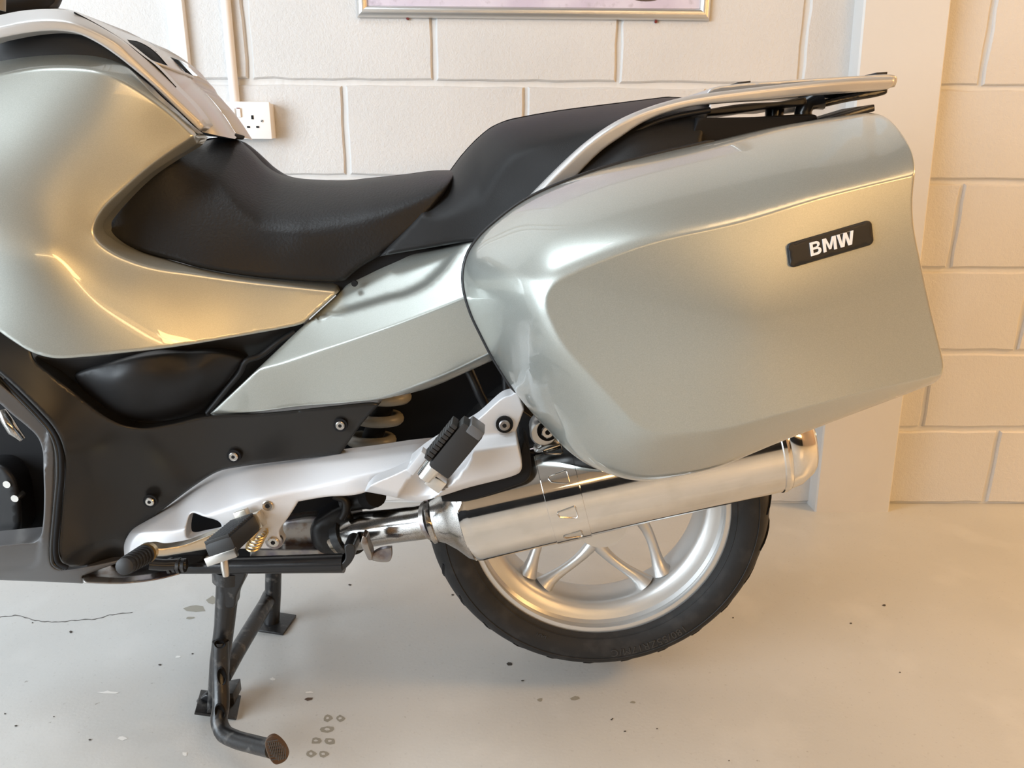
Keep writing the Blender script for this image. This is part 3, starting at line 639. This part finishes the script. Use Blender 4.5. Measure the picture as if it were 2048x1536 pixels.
phl = [(735, 970), (790, 985), (838, 994), (876, 984), (934, 966), (1030, 940), (1050, 930)]
php = [(826, 940), (822, 962), (832, 980), (850, 986), (880, 982), (900, 972), (925, 945), (955, 915)]
def ph_base(uv):
    u, v = uv[:, 0], uv[:, 1]; y1 = 873-(u-930)*.104; y2 = 907-(u-930)*.158; q = (v-y1)/(y2-y1)
    ramp = .08*(np.logaddexp(0, q/.08)-np.logaddexp(0, (q-1)/.08)); return .286+.024*ramp
ph_off = add(ph_base, crease(phl, .0010, 1.4, 1),
             lambda uv: -.020*np.clip(1-(((uv[:, 0]-868)*.9+(uv[:, 1]-955)*.45)**2/48**2+((uv[:, 1]-955)*.9-(uv[:, 0]-868)*-.45)**2/38**2), 0, 1)**.6)
panel('pillion_hanger', 'cast', PH, ph_off, bike, lines=[phc1, phc2, phl], grid=5, edge=(2.5, .003), thick=.03)
tube('hanger_boss', 'black', [P(1036, 925, .22), P(1060, 935, .22), P(1040, 965, .22), P(950, 985, .22)], [.022, .024, .022, .018], bike, 12)
panel('heat_shield', 'dull', [(880, 985, 1), (1030, 930), (1048, 880), (1058, 900), (1062, 945), (1052, 962), (1030, 972), (930, 1002), (885, 1003, 1)], .286, bike, grid=7, edge=(3, .004), thick=.05)
# bolts
def bolt(name, u, v, off, r, washer=None, torx=True, tilt=(0, 0), mm='bolt', label=None):
    c = P(u, v, off); d = Vector((tilt[0], -1, tilt[1])).normalized(); bm = bmesh.new()
    tube_bm(bm, [c, c+d*r*.5, c+d*r*.65], [r, r, r*.82], 18)
    me = finish(bm, True, 40); b = link(name, me, mm, bike, label)
    s = tube('hex_socket', 'dull', [c+d*r*.5, c+d*r*.69], r*.42, b, 6)
    if washer: tube('washer', washer, [c-d*.004, c+d*.0015], r*1.55, b, 20)
    return b
for u, v, o in ((681, 850, .213), (468, 912, .222), (301, 1002, .243)):
    bolt('bolt', u, v, o, .0068, 'dull', label='small steel bolt in a black washer')
bolt('bolt', 537, 1009, .263, .0085, 'dull'); bolt('bolt', 548, 1082, .255, .0085, 'rust'); bolt('bolt', 1009, 849, .289, .0078, 'dull', mm='rust')
c = P(1087, 863, .215); tube('case_mount', 'alframe', [c+Vector((0, .03, 0)), c+Vector((0, -.006, 0)), c+Vector((0, -.01, 0))], [.021, .021, .018], bike, 24); bolt('bolt', 1095, 862, .226, .010, 'dull')
# pillion foot peg, folded
A, B = P(880, 925, .345), P(936, 856, .345); d = (B-A).normalized(); n = Vector((0, -1, 0)); s = d.cross(n).normalized(); n = s.cross(d)
pg = bmesh.new(); L = (B-A).length
box_bm(pg, (A+B)/2+s*.004, d*(L*.5+.008), s*.017, n*.016, .005)
pp = link('pillion_footpeg', finish(pg, True, 40), 'rubber', bike, 'black rubber pillion footpeg folded up')
sgn = -1 if (P(850, 880, .325)-P(910, 890, .325)).dot(s) < 0 else 1
for k in range(10):
    q = A+d*(L*(k+.3)/10)+s*sgn*.019+n*.003; box('tread_rib', 'rubber', q, d*.0028, s*.0045, n*.015, pp, .0012)
q = B+d*.006-s*sgn*.008; box('peg_end_cap', 'grey', q, d*.007, s*.011, n*.018, pp, .003)
q = A-d*.014; tube('peg_pivot', 'chrome', [q+d*.012+s*sgn*.004, q-d*.016+s*sgn*.004], [.013, .011], pp, 14)
box('peg_bracket', 'chrome', P(872, 962, .306), d*.010, s*.013, n*.010, pp, .003)
box('peg_bracket', 'cast', P(836, 922, .312), d*.018, s*.006, n*.010, pp, .002)
# rider foot peg, pointing at the viewer
A, B = P(492, 1052, .285), P(440, 1098, .372); d = (B-A).normalized(); s = Vector((1, .1, .35)); s = (s-d*s.dot(d)).normalized(); n = d.cross(s)
L = (B-A).length; bm = bmesh.new(); box_bm(bm, (A+B)/2, d*L*.5, s*.021, n*.013, .008); pr = link('rider_footpeg', finish(bm, True, 40), 'rubber', bike, 'black ribbed rubber rider footpeg')
up = n if n.z > 0 else -n
for k in range(13):
    q = A+d*(L*(k+.5)/13)+up*.013; box('tread_rib', 'rubber', q, d*.0016, s*.018, up*.003, pr, .001)
box('peg_bracket', 'goldalu', A-d*.008+up*.002, d*.010, s*.024, n*.012, pr, .003)
box('peg_bracket', 'goldalu', P(487, 1035, .28), d*.006, s*.01, n*.012, pr, .002)
tube('peg_pivot_pin', 'gold', [P(517, 1050, .275), P(500, 1075, .28)], .006, pr, 10)
for k in range(5):
    c = P(508+3*k, 1090-6*k, .268); tube('return_spring', 'gold', [c+Vector((.011*math.cos(a), .011*math.sin(a), .004*math.sin(a))) for a in [2*math.pi*i/16 for i in range(17)]], .0016, pr, 6, cap=False)
box('peg_plate', 'bolt', B+d*.004-up*.010, d*.004, s*.022, n*.006, pr, .001)
tube('feeler_bolt', 'bolt', [P(447, 1112, .372), P(450, 1135, .375), P(452, 1152, .376)], [.0052, .0055, .0042], pr, 12)
# gear lever
gl = panel('gear_lever', 'goldalu', [(286, 1096), (302, 1093), (320, 1096), (340, 1094), (370, 1088), (400, 1077), (425, 1067), (446, 1064, 1), (446, 1098, 1), (420, 1098), (380, 1104), (330, 1112), (312, 1114), (306, 1122), (294, 1124), (287, 1118), (300, 1106)], [(290, 1110, .33), (440, 1080, .285)], bike, grid=5, edge=(3, .003), thick=.014)
tube('lever_collar', 'gold', [P(296, 1104, .325), P(291, 1108, .338)], [.0140, .0140], gl, 18)
A, B = P(293, 1107, .335), P(247, 1134, .40)
tube('toe_rubber', 'rubber', [A, A.lerp(B, .1), A.lerp(B, .97), B], [.011, .0125, .0115, .008], gl, 16)
for k in range(6): tube('rubber_ring', 'rubber', [A.lerp(B, .12+.13*k), A.lerp(B, .17+.13*k)], .0142-.0003*k, gl, 16)
tube('gear_linkage', 'gloss', [P(300, 1128, .255), P(330, 1130, .25), P(372, 1128, .24)], .009, bike, 12)
for k in range(4): tube('lock_nut', 'stand', [P(338+9*k, 1131, .243), P(344+9*k, 1131, .243)], .0125-.0015*(k % 2), bike, 8)
panel('linkage_cover', 'dull', [(300, 1118, 1), (380, 1108), (410, 1112), (400, 1125), (330, 1140), (300, 1138, 1)], .22, bike, grid=9, edge=(4, .005), thick=.05)
# exhaust collector tray under the engine
EC = [(164, 1151, 1), (200, 1152), (239, 1153), (290, 1147), (342, 1138), (400, 1120, 1), (400, 1132, 1), (376, 1143), (340, 1154), (308, 1161), (270, 1166), (239, 1168), (200, 1167.5), (166, 1166, 1)]
panel('exhaust_collector', 'rust', EC, [(164, 1155, .245), (300, 1155, .225), (400, 1125, .18)], bike, grid=6, edge=(3, .004), back_off=-.15, cap=True)
panel('hollow_dark_sheet', 'dull', [(168, 1151, 1), (240, 1124), (330, 1112), (400, 1110), (400, 1122), (342, 1140), (290, 1149), (239, 1155), (200, 1154)], .20, bike, grid=9, edge=(0, 0), thick=.05)  # black sheet standing in for the shaded inside of the tray

# ---- stands
tube('side_stand', 'gloss', [P(362, 1132, .21), P(500, 1130, .215), P(640, 1127, .22), P(688, 1126, .222)], [.0125, .0135, .0150, .0155], bike, 16, label='black side stand tube folded up level')
panel('side_stand_foot', 'stand', [(688, 1092, 1), (697, 1087), (708, 1090), (711, 1105), (703, 1124), (683, 1144, 1), (673, 1138), (690, 1118)], .235, bike, grid=5, edge=(2, .002), thick=.035)
# centre stand
top, mid1, ft = P(457, 1150, .175), P(452, 1215, .172), PF(432, 1408, .02)
cs = tube('centre_stand_leg', 'stand', [P(458, 1132, .17), P(455, 1180, .172), P(449, 1250, .175), P(440, 1320, .178), PF(434, 1400, .03)+Vector((.002, 0, 0)), PF(433, 1425, .022)], [.0185, .0185, .0165, .0165, .018, .016], bike, 16, label='near leg of the centre stand')
tube('leg_collar', 'stand', [P(456, 1140, .175), P(455, 1163, .176)], [(.026, .020), (.024, .020)], cs, 14, flat=(1, 0, 0))
panel('leg_gusset', 'stand', [(437, 1146, 1), (492, 1140), (490, 1156), (474, 1190), (468, 1215), (440, 1215, 1)], .19, cs, grid=7, edge=(3, .003), thick=.02)
for (u, v, w, h) in ((441, 1286, 11, 9), (444, 1360, 8, 19), (437, 1422, 9, 16)):
    pass
tang = [P(441, 1282, .19), P(441, 1350, .205), P(442, 1412, .23), P(438, 1440, .245), P(447, 1465, .262), P(470, 1478, .28), P(505, 1488, .305), P(545, 1498, .335)]
tube('foot_lever', 'stand', tang, .0135, bike, 16, smooth=True, label='black foot lever of the centre stand with drilled holes')
for (u, v, a, b, o) in ((440, 1287, .0085, .0075, .2035), (444, 1352, .0065, .0155, .2195), (440, 1424, .0075, .0145, .2485)):
    c = P(u, v, o); bm = bmesh.new(); vs = []
    rings = []
    for k, (rr, dy) in enumerate(((1.18, .001), (1.05, -.0022), (1.0, -.001), (.75, .005))):
        rings.append([bm.verts.new(c+Vector((a*rr*math.cos(t), dy, b*rr*math.sin(t)))) for t in [2*math.pi*i/22 for i in range(22)]])
    for r1, r2 in zip(rings[:-1], rings[1:]):
        for j in range(22): bm.faces.new((r1[j], r1[(j+1) % 22], r2[(j+1) % 22], r2[j]))
    bm.faces.new(rings[-1]); link('lever_hole', finish(bm, True, 60), 'dull', bike)
pad = panel('lever_pad', 'rubrown', [(530, 1485), (537, 1474), (548, 1471), (562, 1480), (573, 1495), (577, 1510), (570, 1522), (552, 1529), (544, 1524), (534, 1505)], [(530, 1485, .365), (548, 1475, .36), (577, 1510, .352), (550, 1529, .372)], bike, grid=5, edge=(2, .001), thick=.004, cap=True, label='rust brown knurled pad of the foot lever')
for i in range(-4, 5):
    a, b = P(535+4.4*(i+4), 1478+4.5*max(0, i-1), .3725), P(546+3.2*(i+4), 1527-1.6*max(0, i)-abs(min(0, i))*3, .3755)
    tube('pad_groove', 'dirt', [a.lerp(b, .12), a.lerp(b, .88)], .0008, pad, 5)
for i in range(7):
    a, b = P(533+1.5*i, 1484+6*i, .3735), P(556+3.0*i, 1480+6*i, .3705); tube('pad_groove', 'dirt', [a, b], .0008, pad, 5)
def foot(u, v, w, l, tilt, rz, off=0, label=None):
    c = PF(u, v, .004); ax = Vector((math.cos(rz), math.sin(rz), tilt)).normalized(); ay = Vector((-math.sin(rz), math.cos(rz), 0)); az = ax.cross(ay)
    c.z = .0035+abs(ax.z)*w; return box('stand_foot', 'stand', c, ax*w, ay*l, az*.003, bike, .002, label)
foot(438, 1420, .036, .03, -.35, .2)
foot(553, 1247, .030, .034, -.06, -.15)
panel('foot_flange', 'stand', [(393, 1402, 1), (413, 1388, 1), (419, 1395), (413, 1420), (430, 1438), (412, 1439, 1), (404, 1436)], [(393, 1402, .145), (430, 1420, .152)], bike, grid=6, edge=(2, .001), thick=.012, cap=True)
box('foot_lug', 'stand', P(462, 1384, .12), (.012, 0, .002), (0, .02, 0), (0, 0, .012), bike, .002)
lf = P(546, 1150, -.14)
fr_leg = [P(547, 1135, -.11), P(546, 1190, -.12), PF(543, 1246, .004)]
tube('centre_stand_leg', 'stand', fr_leg, .0165, bike, 16, label='far leg of the centre stand')
tube('stand_brace', 'stand', [P(446, 1352, .165), P(470, 1310, .12), P(533, 1205, -.10), P(541, 1190, -.125)], [.0155, .015, .0155, .0165], bike, 16)
tube('stand_spring_mount', 'stand', [P(470, 1138, .16), P(486, 1136, .14)], .012, bike, 12)

# ---- exhaust
ex = Vector((0, 0, 0))
def MX(s, off=.212): return P(1097+s, 985-.234*s, off)      # along the silencer's axis, s in picture units
axd = (MX(450)-MX(-150)).normalized()
bm = bmesh.new()
prof = [(-172, .060, .062), (-168, .066, .070), (-160, .0655, .0800), (-152, .066, .0815), (-148, .066, .0812), (0, .066, .0815), (200, .066, .0815), (430, .066, .0815), (440, .066, .0815), (442, .0675, .083), (449, .0678, .0833), (452, .0665, .0815), (456, .066, .0810)]
tube_bm(bm, [MX(s) for s, a, b in prof], [(a, b) for s, a, b in prof], 64, True, (0, 1, 0))
mu = link('silencer', finish(bm, True, 24), 'chrome', bike, 'polished chrome silencer')
tube('silencer_tip', 'chrome', [MX(s) for s in (454, 458, 480, 505, 512, 514, 506)], [(.062, .076), (.065, .080), (.064, .077), (.055, .066), (.050, .060), (.046, .055), (.040, .05)], mu, 56, flat=(0, 1, 0))
prof = [(-238, .034, .034), (-236, .037, .0375), (-228, .037, .0375), (-226, .035, .036), (-215, .038, .041), (-195, .048, .057), (-176, .062, .075), (-166, .065, .0795)]
tube('inlet_cone', 'steel', [MX(s) for s, a, b in prof], [(a, b) for s, a, b in prof], mu, 48, flat=(0, 1, 0))
tube('clamp_strap', 'chrome', [MX(s) for s in (-6, -5, 62, 63)], [(.0655, .081), (.0676, .0831), (.0676, .0831), (.0655, .081)], mu, 64, flat=(0, 1, 0), cap=False)
def on_muffler(s, ang, lift=.0022):   # point on the strap; ang measured from the viewer side upwards
    c = MX(s); up_ = axd.cross(Vector((0, 1, 0))); up_ = up_ if up_.z > 0 else -up_
    return c+Vector((0, -1, 0))*(.0676+lift)*math.cos(ang)+up_*(.0831+lift)*math.sin(ang)
for ang in (1.15, .55, -.12, -.72):
    lp = []
    for ds, da in ((12, .09), (44, .13), (46, .10), (46, -.08), (42, -.11), (14, -.02), (10, .05)): lp.append(on_muffler(ds, ang+da, .0004))
    tube('strap_slot', 'bolt', lp+[lp[0]], .0011, mu, 6, cap=False)
pts = [P(680, 1075, .135), P(700, 1068, .145), P(716, 1062, .155), P(738, 1058, .168), P(790, 1051, .188), P(840, 1044.5, .204), P(864, 1039.5, .212)]
tube('exhaust_pipe', 'steel', pts, [.030, .0315, .031, .0295, .0275, .0275, .0275], bike, 32, label='speckled steel exhaust pipe')
tube('pipe_ring', 'rust', [P(858, 1041, .2105), P(866, 1039, .2125)], .0315, bike, 32)
tube('pipe_flange', 'stand', [P(690, 1071, .141), P(704, 1066, .147)], .036, bike, 24)
# hook bracket hanging from the pipe
panel('pipe_hook', 'rust', [(725, 1072, 1), (731, 1074), (738, 1095), (743, 1108), (744, 1120, 1), (738, 1120), (730, 1106), (722, 1086)], .252, bike, grid=4, edge=(1, .001), thick=.02, cap=True)
panel('pipe_hook', 'rust', [(742, 1109, 1), (758, 1100), (770, 1097), (783, 1096, 1), (783, 1116), (778, 1123), (760, 1124), (745, 1121, 1)], .235, bike, grid=4, edge=(1, .001), thick=.008, cap=True)

# ---- rear wheel
WX, WZ = 0.173, 0.345
rimp = [(.2365, .0745), (.2370, .0720), (.2365, .0700), (.230, .0690), (.2235, .0685), (.2225, .0640), (.2250, .0560), (.2240, .0480), (.2150, .0440), (.2040, .0400), (.1960, .0330), (.1930, .0240), (.1925, 0), (.1930, -.024), (.1960, -.034), (.2100, -.046), (.2200, -.060), (.2230, -.0690), (.2320, -.0700), (.2365, -.0740), (.2370, -.070), (.2290, -.062), (.2200, -.045), (.205, -.03), (.2010, 0), (.205, .03), (.220, .045), (.2290, .062), (.2370, .070)]
wheel = link('rear_wheel', lathe_mesh([(r, -h) for r, h in rimp], 160, centre=(WX, YC, WZ), angle=35), 'wheel', bike, 'silver cast rear wheel')
tp_ = [(.2315, .0725), (.2380, .0760), (.2450, .0820), (.2600, .0885), (.2720, .0895), (.2820, .0880), (.2880, .0840), (.2960, .0735), (.3040, .058), (.3100, .040), (.3138, .020), (.3150, 0)]
tp_ = tp_+[(r, -h) for r, h in tp_[::-1][1:]]
ty = link('tyre', lathe_mesh([(r, -h) for r, h in tp_], 180, centre=(WX, YC, WZ), angle=50), 'tyre', wheel, 'black road tyre')
def wpt(r, a, off): return Vector((WX+r*math.cos(a), YC-off, WZ+r*math.sin(a)))
# sipes cut near the shoulder: slim dark grooves
for k in range(26):
    a0 = 2*math.pi*k/26+.05; ps = []
    for t in range(7):
        q = t/6; r = .2905+(.3142-.2905)*math.sin(q*1.35)/math.sin(1.35); off = np.interp(r, [.2880, .2960, .3040, .3100, .3150], [.0842, .0737, .0582, .0402, .012]); ps.append(wpt(r+.0002, a0+.17*q+.03*math.sin(q*3), off))
    tube('tread_groove', 'dull', ps, [(.0012, .0022+.002*math.sin(min(1, t/5)*math.pi)) for t in range(7)], ty, 6, flat=None)
for rr, off in ((.2405, .0785), (.2765, .0896)):
    tube('sidewall_ring', 'tyre', [wpt(rr, 2*math.pi*i/120, off) for i in range(121)], .0009, ty, 5, cap=False)
hub = link('hub', lathe_mesh([(0.0, .012), (.026, .012), (.030, .006), (.045, .002), (.052, -.004), (.054, -.012), (.054, -.05), (.045, -.06), (.045, -.09), (0, -.09)], 48, centre=(WX, YC, WZ)), 'wheel', wheel)
link('final_drive', lathe_mesh([(0, .05), (.03, .05), (.060, .062), (.070, .08), (.08, .12), (.05, .15), (0, .155)], 40, centre=(WX, YC, WZ)), 'black', bike)
PH0 = math.radians(271)
for k in range(5):
    ac = PH0+k*2*math.pi/5
    apx = bmesh.new()
    tube_bm(apx, [wpt(.050, ac, -.006), wpt(.072, ac, .000), wpt(.088, ac, .002), wpt(.096, ac, .000)], [(.012, .020), (.014, .020), (.011, .012), (.004, .003)], 14, True, (0, 1, 0))
    link('spoke_knuckle', finish(apx, True, 60), 'wheel', wheel)
    for sgn in (-1, 1):
        ps = []
        for q in np.linspace(0, 1, 9):
            r = .083+(.193-.083)*q; a = ac+sgn*(math.radians(2)+math.radians(28)*(1-(1-q)**1.5)); ps.append(wpt(r, a, .001+.010*q*q))
        rd = [(.011, .013), (.010, .012), (.0095, .0105), (.0092, .0098), (.0092, .0095), (.0095, .010), (.0105, .0115), (.013, .0145), (.018, .020)]
        tube('spoke', 'wheel', ps, rd, wheel, 14, flat=(0, 1, 0))
# sidewall writing
def arc_text(txt, size, r0, a_mid, off, name, parent, m, sp_=1.0):
    cu = bpy.data.curves.new('txt', 'FONT'); cu.body = txt; cu.size = size; cu.align_x = 'CENTER'; cu.extrude = .0006; cu.space_character = sp_; cu.resolution_u = 3
    o = bpy.data.objects.new('txt', cu); COL.objects.link(o); dg = bpy.context.evaluated_depsgraph_get(); me = bpy.data.meshes.new_from_object(o.evaluated_get(dg)); bpy.data.objects.remove(o)
    for v in me.vertices:
        x, y, z = v.co; r = r0+y; a = a_mid-x/(r0+size*.35); v.co = wpt(r, a, off+z)
    return link(name, me, m, parent)
M['tyretext'] = mat('tyre_lettering', (0.030, 0.029, 0.028), rough=.5)
arc_text('180/55ZR17M/C', .021, .2585, math.radians(292), .0893, 'sidewall_lettering', ty, 'tyretext', 1.05)
arc_text('DOT', .010, .2475, math.radians(246), .0850, 'sidewall_lettering', ty, 'tyretext')

# ---- side case
case_out = curve([(1743, 226), (1772, 235), (1795.5, 257), (1813, 282), (1824, 305), (1830, 339), (1827, 375), (1825, 407), (1828, 455), (1842, 527), (1862, 620), (1886, 722), (1887, 738), (1882.6, 751.6), (1871, 764.6), (1840, 778), (1782, 800), (1694, 833), (1639, 854), (1553, 887), (1436, 934), (1358, 953), (1300, 961), (1265, 960), (1215, 947), (1165, 923), (1123, 890), (1100, 865), (1067.5, 830), (1032, 786), (988, 718), (960, 664), (944, 630), (931, 589), (927, 551), (936, 510), (959, 475), (997, 440), (1040, 408), (1084, 384), (1143, 359.5), (1216, 334.6), (1300, 312), (1437, 281), (1573, 250), (1703, 230)], 8, True)
case_face = curve([(1900, 335), (1830, 351), (1735, 373), (1642, 397), (1480, 446), (1319, 484), (1226, 516), (1150, 549), (1114, 569), (1098, 590), (1095, 613), (1103, 639), (1129, 689), (1188, 756), (1240, 812), (1275, 848), (1310, 864), (1378, 862), (1448, 855), (1578, 823), (1741, 781), (1855, 755), (1895, 742), (1950, 700, 1), (1950, 340, 1)], 8, True)
case_plane = tps([(1100, 600, .452), (1480, 446, .462), (1830, 352, .448), (1870, 740, .44), (1300, 860, .455), (1500, 650, .47)])
D_fun = tps([(1743, 226, .20), (1830, 300, .14), (1573, 250, .205), (1300, 312, .205), (1084, 384, .20), (927, 551, .17), (988, 718, .165), (1100, 865, .15), (1200, 940, .125), (1300, 961, .11), (1500, 905, .085), (1694, 833, .065), (1880, 752, .045)])
case_top = np.vstack([[(1960, 742), (1887, 756)], case_out[np.argmin(np.abs(case_out-[1871, 764.6]).sum(1)):], [(1743, 226), (1800, 215), (1960, 200)]])
def case_off(uv):
    ins = inside(uv, case_face); df = np.where(ins, 0, seg_dist(uv, case_face)[0]); do = seg_dist(uv, case_top, False)[0]
    t = np.clip(df/np.maximum(df+do, 1e-6), 0, 1); k = np.interp(uv[:, 0], [1100, 1400, 1700], [.12, .05, .025])
    g = .50*(t-k*(1-np.exp(-t/k)))+.50*(1-np.sqrt(np.maximum(0, 1-(t*.995)**2)))
    return case_plane(uv)-D_fun(uv)*g
case = panel('side_case', 'paint', case_out, case_off, bike, lines=[case_face], grid=7, edge=(3, .002), thick=.02, label='sage green hard side case with black badge')
# black seal and inner shell behind it
cin = case_out
i0, i1 = [int(np.argmin(np.abs(cin-q).sum(1))) for q in ([1032, 786], [1437, 281])]
sl = cin[i0:i1:2]
gs = [P(u-.8, v-.8, o) for (u, v), o in zip(sl, case_off(sl)-.008)]
tube('case_seal', 'black', gs, [.0012]+[.0030]*(len(gs)-2)+[.0012], case, 8)
oo = case_off(case_out); cx_, cy_ = case_out.mean(0)
vs = []; k = len(case_out)
w0 = PV(case_out, oo); 
for j, (sh_, dy) in enumerate(((.0, .014), (.02, .04), (.05, .10), (.12, .15))):
    c0 = w0.mean(0)
    for p in w0: vs.append((p[0]+(c0[0]-p[0])*sh_, min(p[1]+dy, YC-.205) if j else p[1]+dy, p[2]+(c0[2]-p[2])*sh_))
fs = [(j*k+i, j*k+(i+1) % k, (j+1)*k+(i+1) % k, (j+1)*k+i) for j in range(3) for i in range(k)]+[tuple(range(3*k, 4*k))]
link('case_inner_shell', pymesh(vs, fs, True, 50, recalc=True), 'black', case)
# badge: black plate, silver letters
bq = np.array([(1574, 488), (1742.6, 439), (1748, 488), (1580, 537)], float)
def bmap(s, t):       # s along, t up (0..1) on the badge
    top = bq[0]+(bq[1]-bq[0])*s; bot = bq[3]+(bq[2]-bq[3])*s; return bot+(top-bot)*t
def rrect(r=.06, ra=.2):
    o = []
    for cx, cy, a0 in ((1-r, 1-ra, 0), (r, 1-ra, 90), (r, ra, 180), (1-r, ra, 270)):
        for k_ in range(6):
            a = math.radians(a0+18*k_); o.append((cx+r*math.cos(a), cy+ra*math.sin(a)))
    return o
bo = np.array([bmap(s, t) for s, t in rrect()])[::-1].copy()
panel('case_badge', 'black', bo, lambda uv: case_plane(uv)+.0035, case, grid=6, edge=(2, .0012), thick=.006)
LET = []
def stroke_poly(pts): LET.append(pts)
# letters drawn in a unit cell (width by height 1) and set side by side
def letter_B(x, w):
    st = .24
    outer = [(0, 0), (0, 1), (.55, 1)]+[(.55+.33*math.cos(a), .765+.235*math.sin(a)) for a in np.linspace(math.pi/2, -math.pi/2*.75, 9)]+[(.62+.36*math.cos(a), .275+.275*math.sin(a)) for a in np.linspace(math.pi/2*.72, -math.pi/2, 10)]
    h1 = [(st, .60), (st, .83)]+[(.55+.12*math.cos(a), .715+.115*math.sin(a)) for a in np.linspace(math.pi/2, -math.pi/2, 7)]
    h2 = [(st, .17), (st, .43)]+[(.60+.14*math.cos(a), .30+.13*math.sin(a)) for a in np.linspace(math.pi/2, -math.pi/2, 7)]
    f = lambda l: [(x+w*p[0], p[1]) for p in l]
    return f(outer), [f(h1), f(h2)]
def letter_M(x, w):
    return [(x+w*a, b) for a, b in ((0, 0), (0, 1), (.27, 1), (.5, .38), (.73, 1), (1, 1), (1, 0), (.79, 0), (.79, .72), (.58, .12), (.42, .12), (.21, .72), (.21, 0))], []
def letter_W(x, w):
    return [(x+w*a, b) for a, b in ((.17, 0), (0, 1), (.17, 1), (.275, .30), (.41, 1), (.59, 1), (.725, .30), (.83, 1), (1, 1), (.83, 0), (.62, 0), (.5, .66), (.38, 0))], []
lx0, ly0, lh = .262, .235, .54
for (ol_, hl) in (letter_B(0, .86), letter_M(1.0, 1.05), letter_W(2.13, 1.32)):
    tf = lambda l: np.array([bmap(lx0+p[0]*.1505, ly0+p[1]*lh) for p in l])
    panel('badge_lettering', 'letter', tf(ol_), lambda uv: case_plane(uv)+.0047, case, holes=[tf(h) for h in hl], grid=5, edge=(0, 0), thick=.0012)

# ================================================================== MARKS ON THE FLOOR
def floor_patch(name, m, poly, z=.0004):
    me = pymesh([(*PF(u, v)[:2], z) for u, v in poly], [tuple(range(len(poly)))], False, recalc=False)
    if me.polygons[0].normal.z < 0: me.flip_normals()
    return link(name, me, m, floor)
def blob(u, v, w, h, n=9, j=.3):
    return [(u+w*math.cos(a)*(1+random.uniform(-j, j)), v+h*math.sin(a)*(1+random.uniform(-j, j))) for a in [2*math.pi*i/n for i in range(n)]]
cr = [(-10, 1238), (30, 1230), (70, 1240), (110, 1244), (150, 1242), (190, 1238), (225, 1231), (265, 1225)]
c = curve([(u, v+random.uniform(-2, 2)) for u, v in cr], 7); c[:, 1] += np.random.RandomState(3).uniform(-1.3, 1.3, len(c))
vs = []; 
for i, (u, v) in enumerate(c):
    w = .55 if i % 3 else .9; vs += [(*PF(u, v-w)[:2], .0004), (*PF(u, v+w)[:2], .0004)]
link('floor_crack', pymesh(vs, [(2*i, 2*i+1, 2*i+3, 2*i+2) for i in range(len(c)-1)], False), 'crack', floor)
for u, v, w, h in ((655, 1437, 8, 6), (680, 1437, 8, 6), (655, 1459, 14, 6), (632, 1482, 9, 6), (660, 1482, 10, 6), (622, 1508, 9, 6), (647, 1508, 9, 6)):
    floor_patch('tyre_print', 'stain', blob(u, v, w*1.15, h*1.1, 8, .22), .0003)
    floor_patch('tyre_print', 'floor', blob(u, v, w*.45, h*.4, 6), .0006)
for u, v, w, h in ((392, 1217, 22, 6), (425, 1200, 12, 7), (380, 1236, 9, 2.5), (1265, 1405, 6, 2.5), (1080, 1400, 5, 4), (1150, 1397, 9, 5)):
    floor_patch('floor_stain', 'stain', blob(u, v, w, h, 8), .0003)
for u, v, w in ((142, 1264, 4), (320, 1330, 3.2), (385, 1308, 2.5), (65, 1246, 2), (1020, 1328, 6), (1045, 1362, 3), (1768, 1211, 4), (1702, 1247, 2.5), (1466, 1236, 2), (1225, 1438, 2), (1314, 1458, 2), (1458, 1522, 2), (1223, 1440, 2.5), (10, 1428, 2.5), (32, 1452, 3), (180, 1480, 3), (108, 1434, 2), (700, 1170, 3), (905, 1190, 3), (1250, 1463, 3), (1800, 1345, 2)):
    floor_patch('grit', 'dirt', blob(u, v, w, w*.55, 6), .0008)
for u, v, w, h in ((215, 1385, 18, 3), (245, 1476, 10, 4), (370, 1508, 5, 4), (545, 1358, 5, 3), (355, 1314, 6, 2), (620, 1385, 8, 2), (395, 1434, 0.1, .1)):
    if w > 1: floor_patch('paint_chip', 'chip', blob(u, v, w, h, 8, .45), .0005)
floor_patch('floor_stain', 'rubrown', blob(618, 1398, 11, 3, 7, .5), .0004)
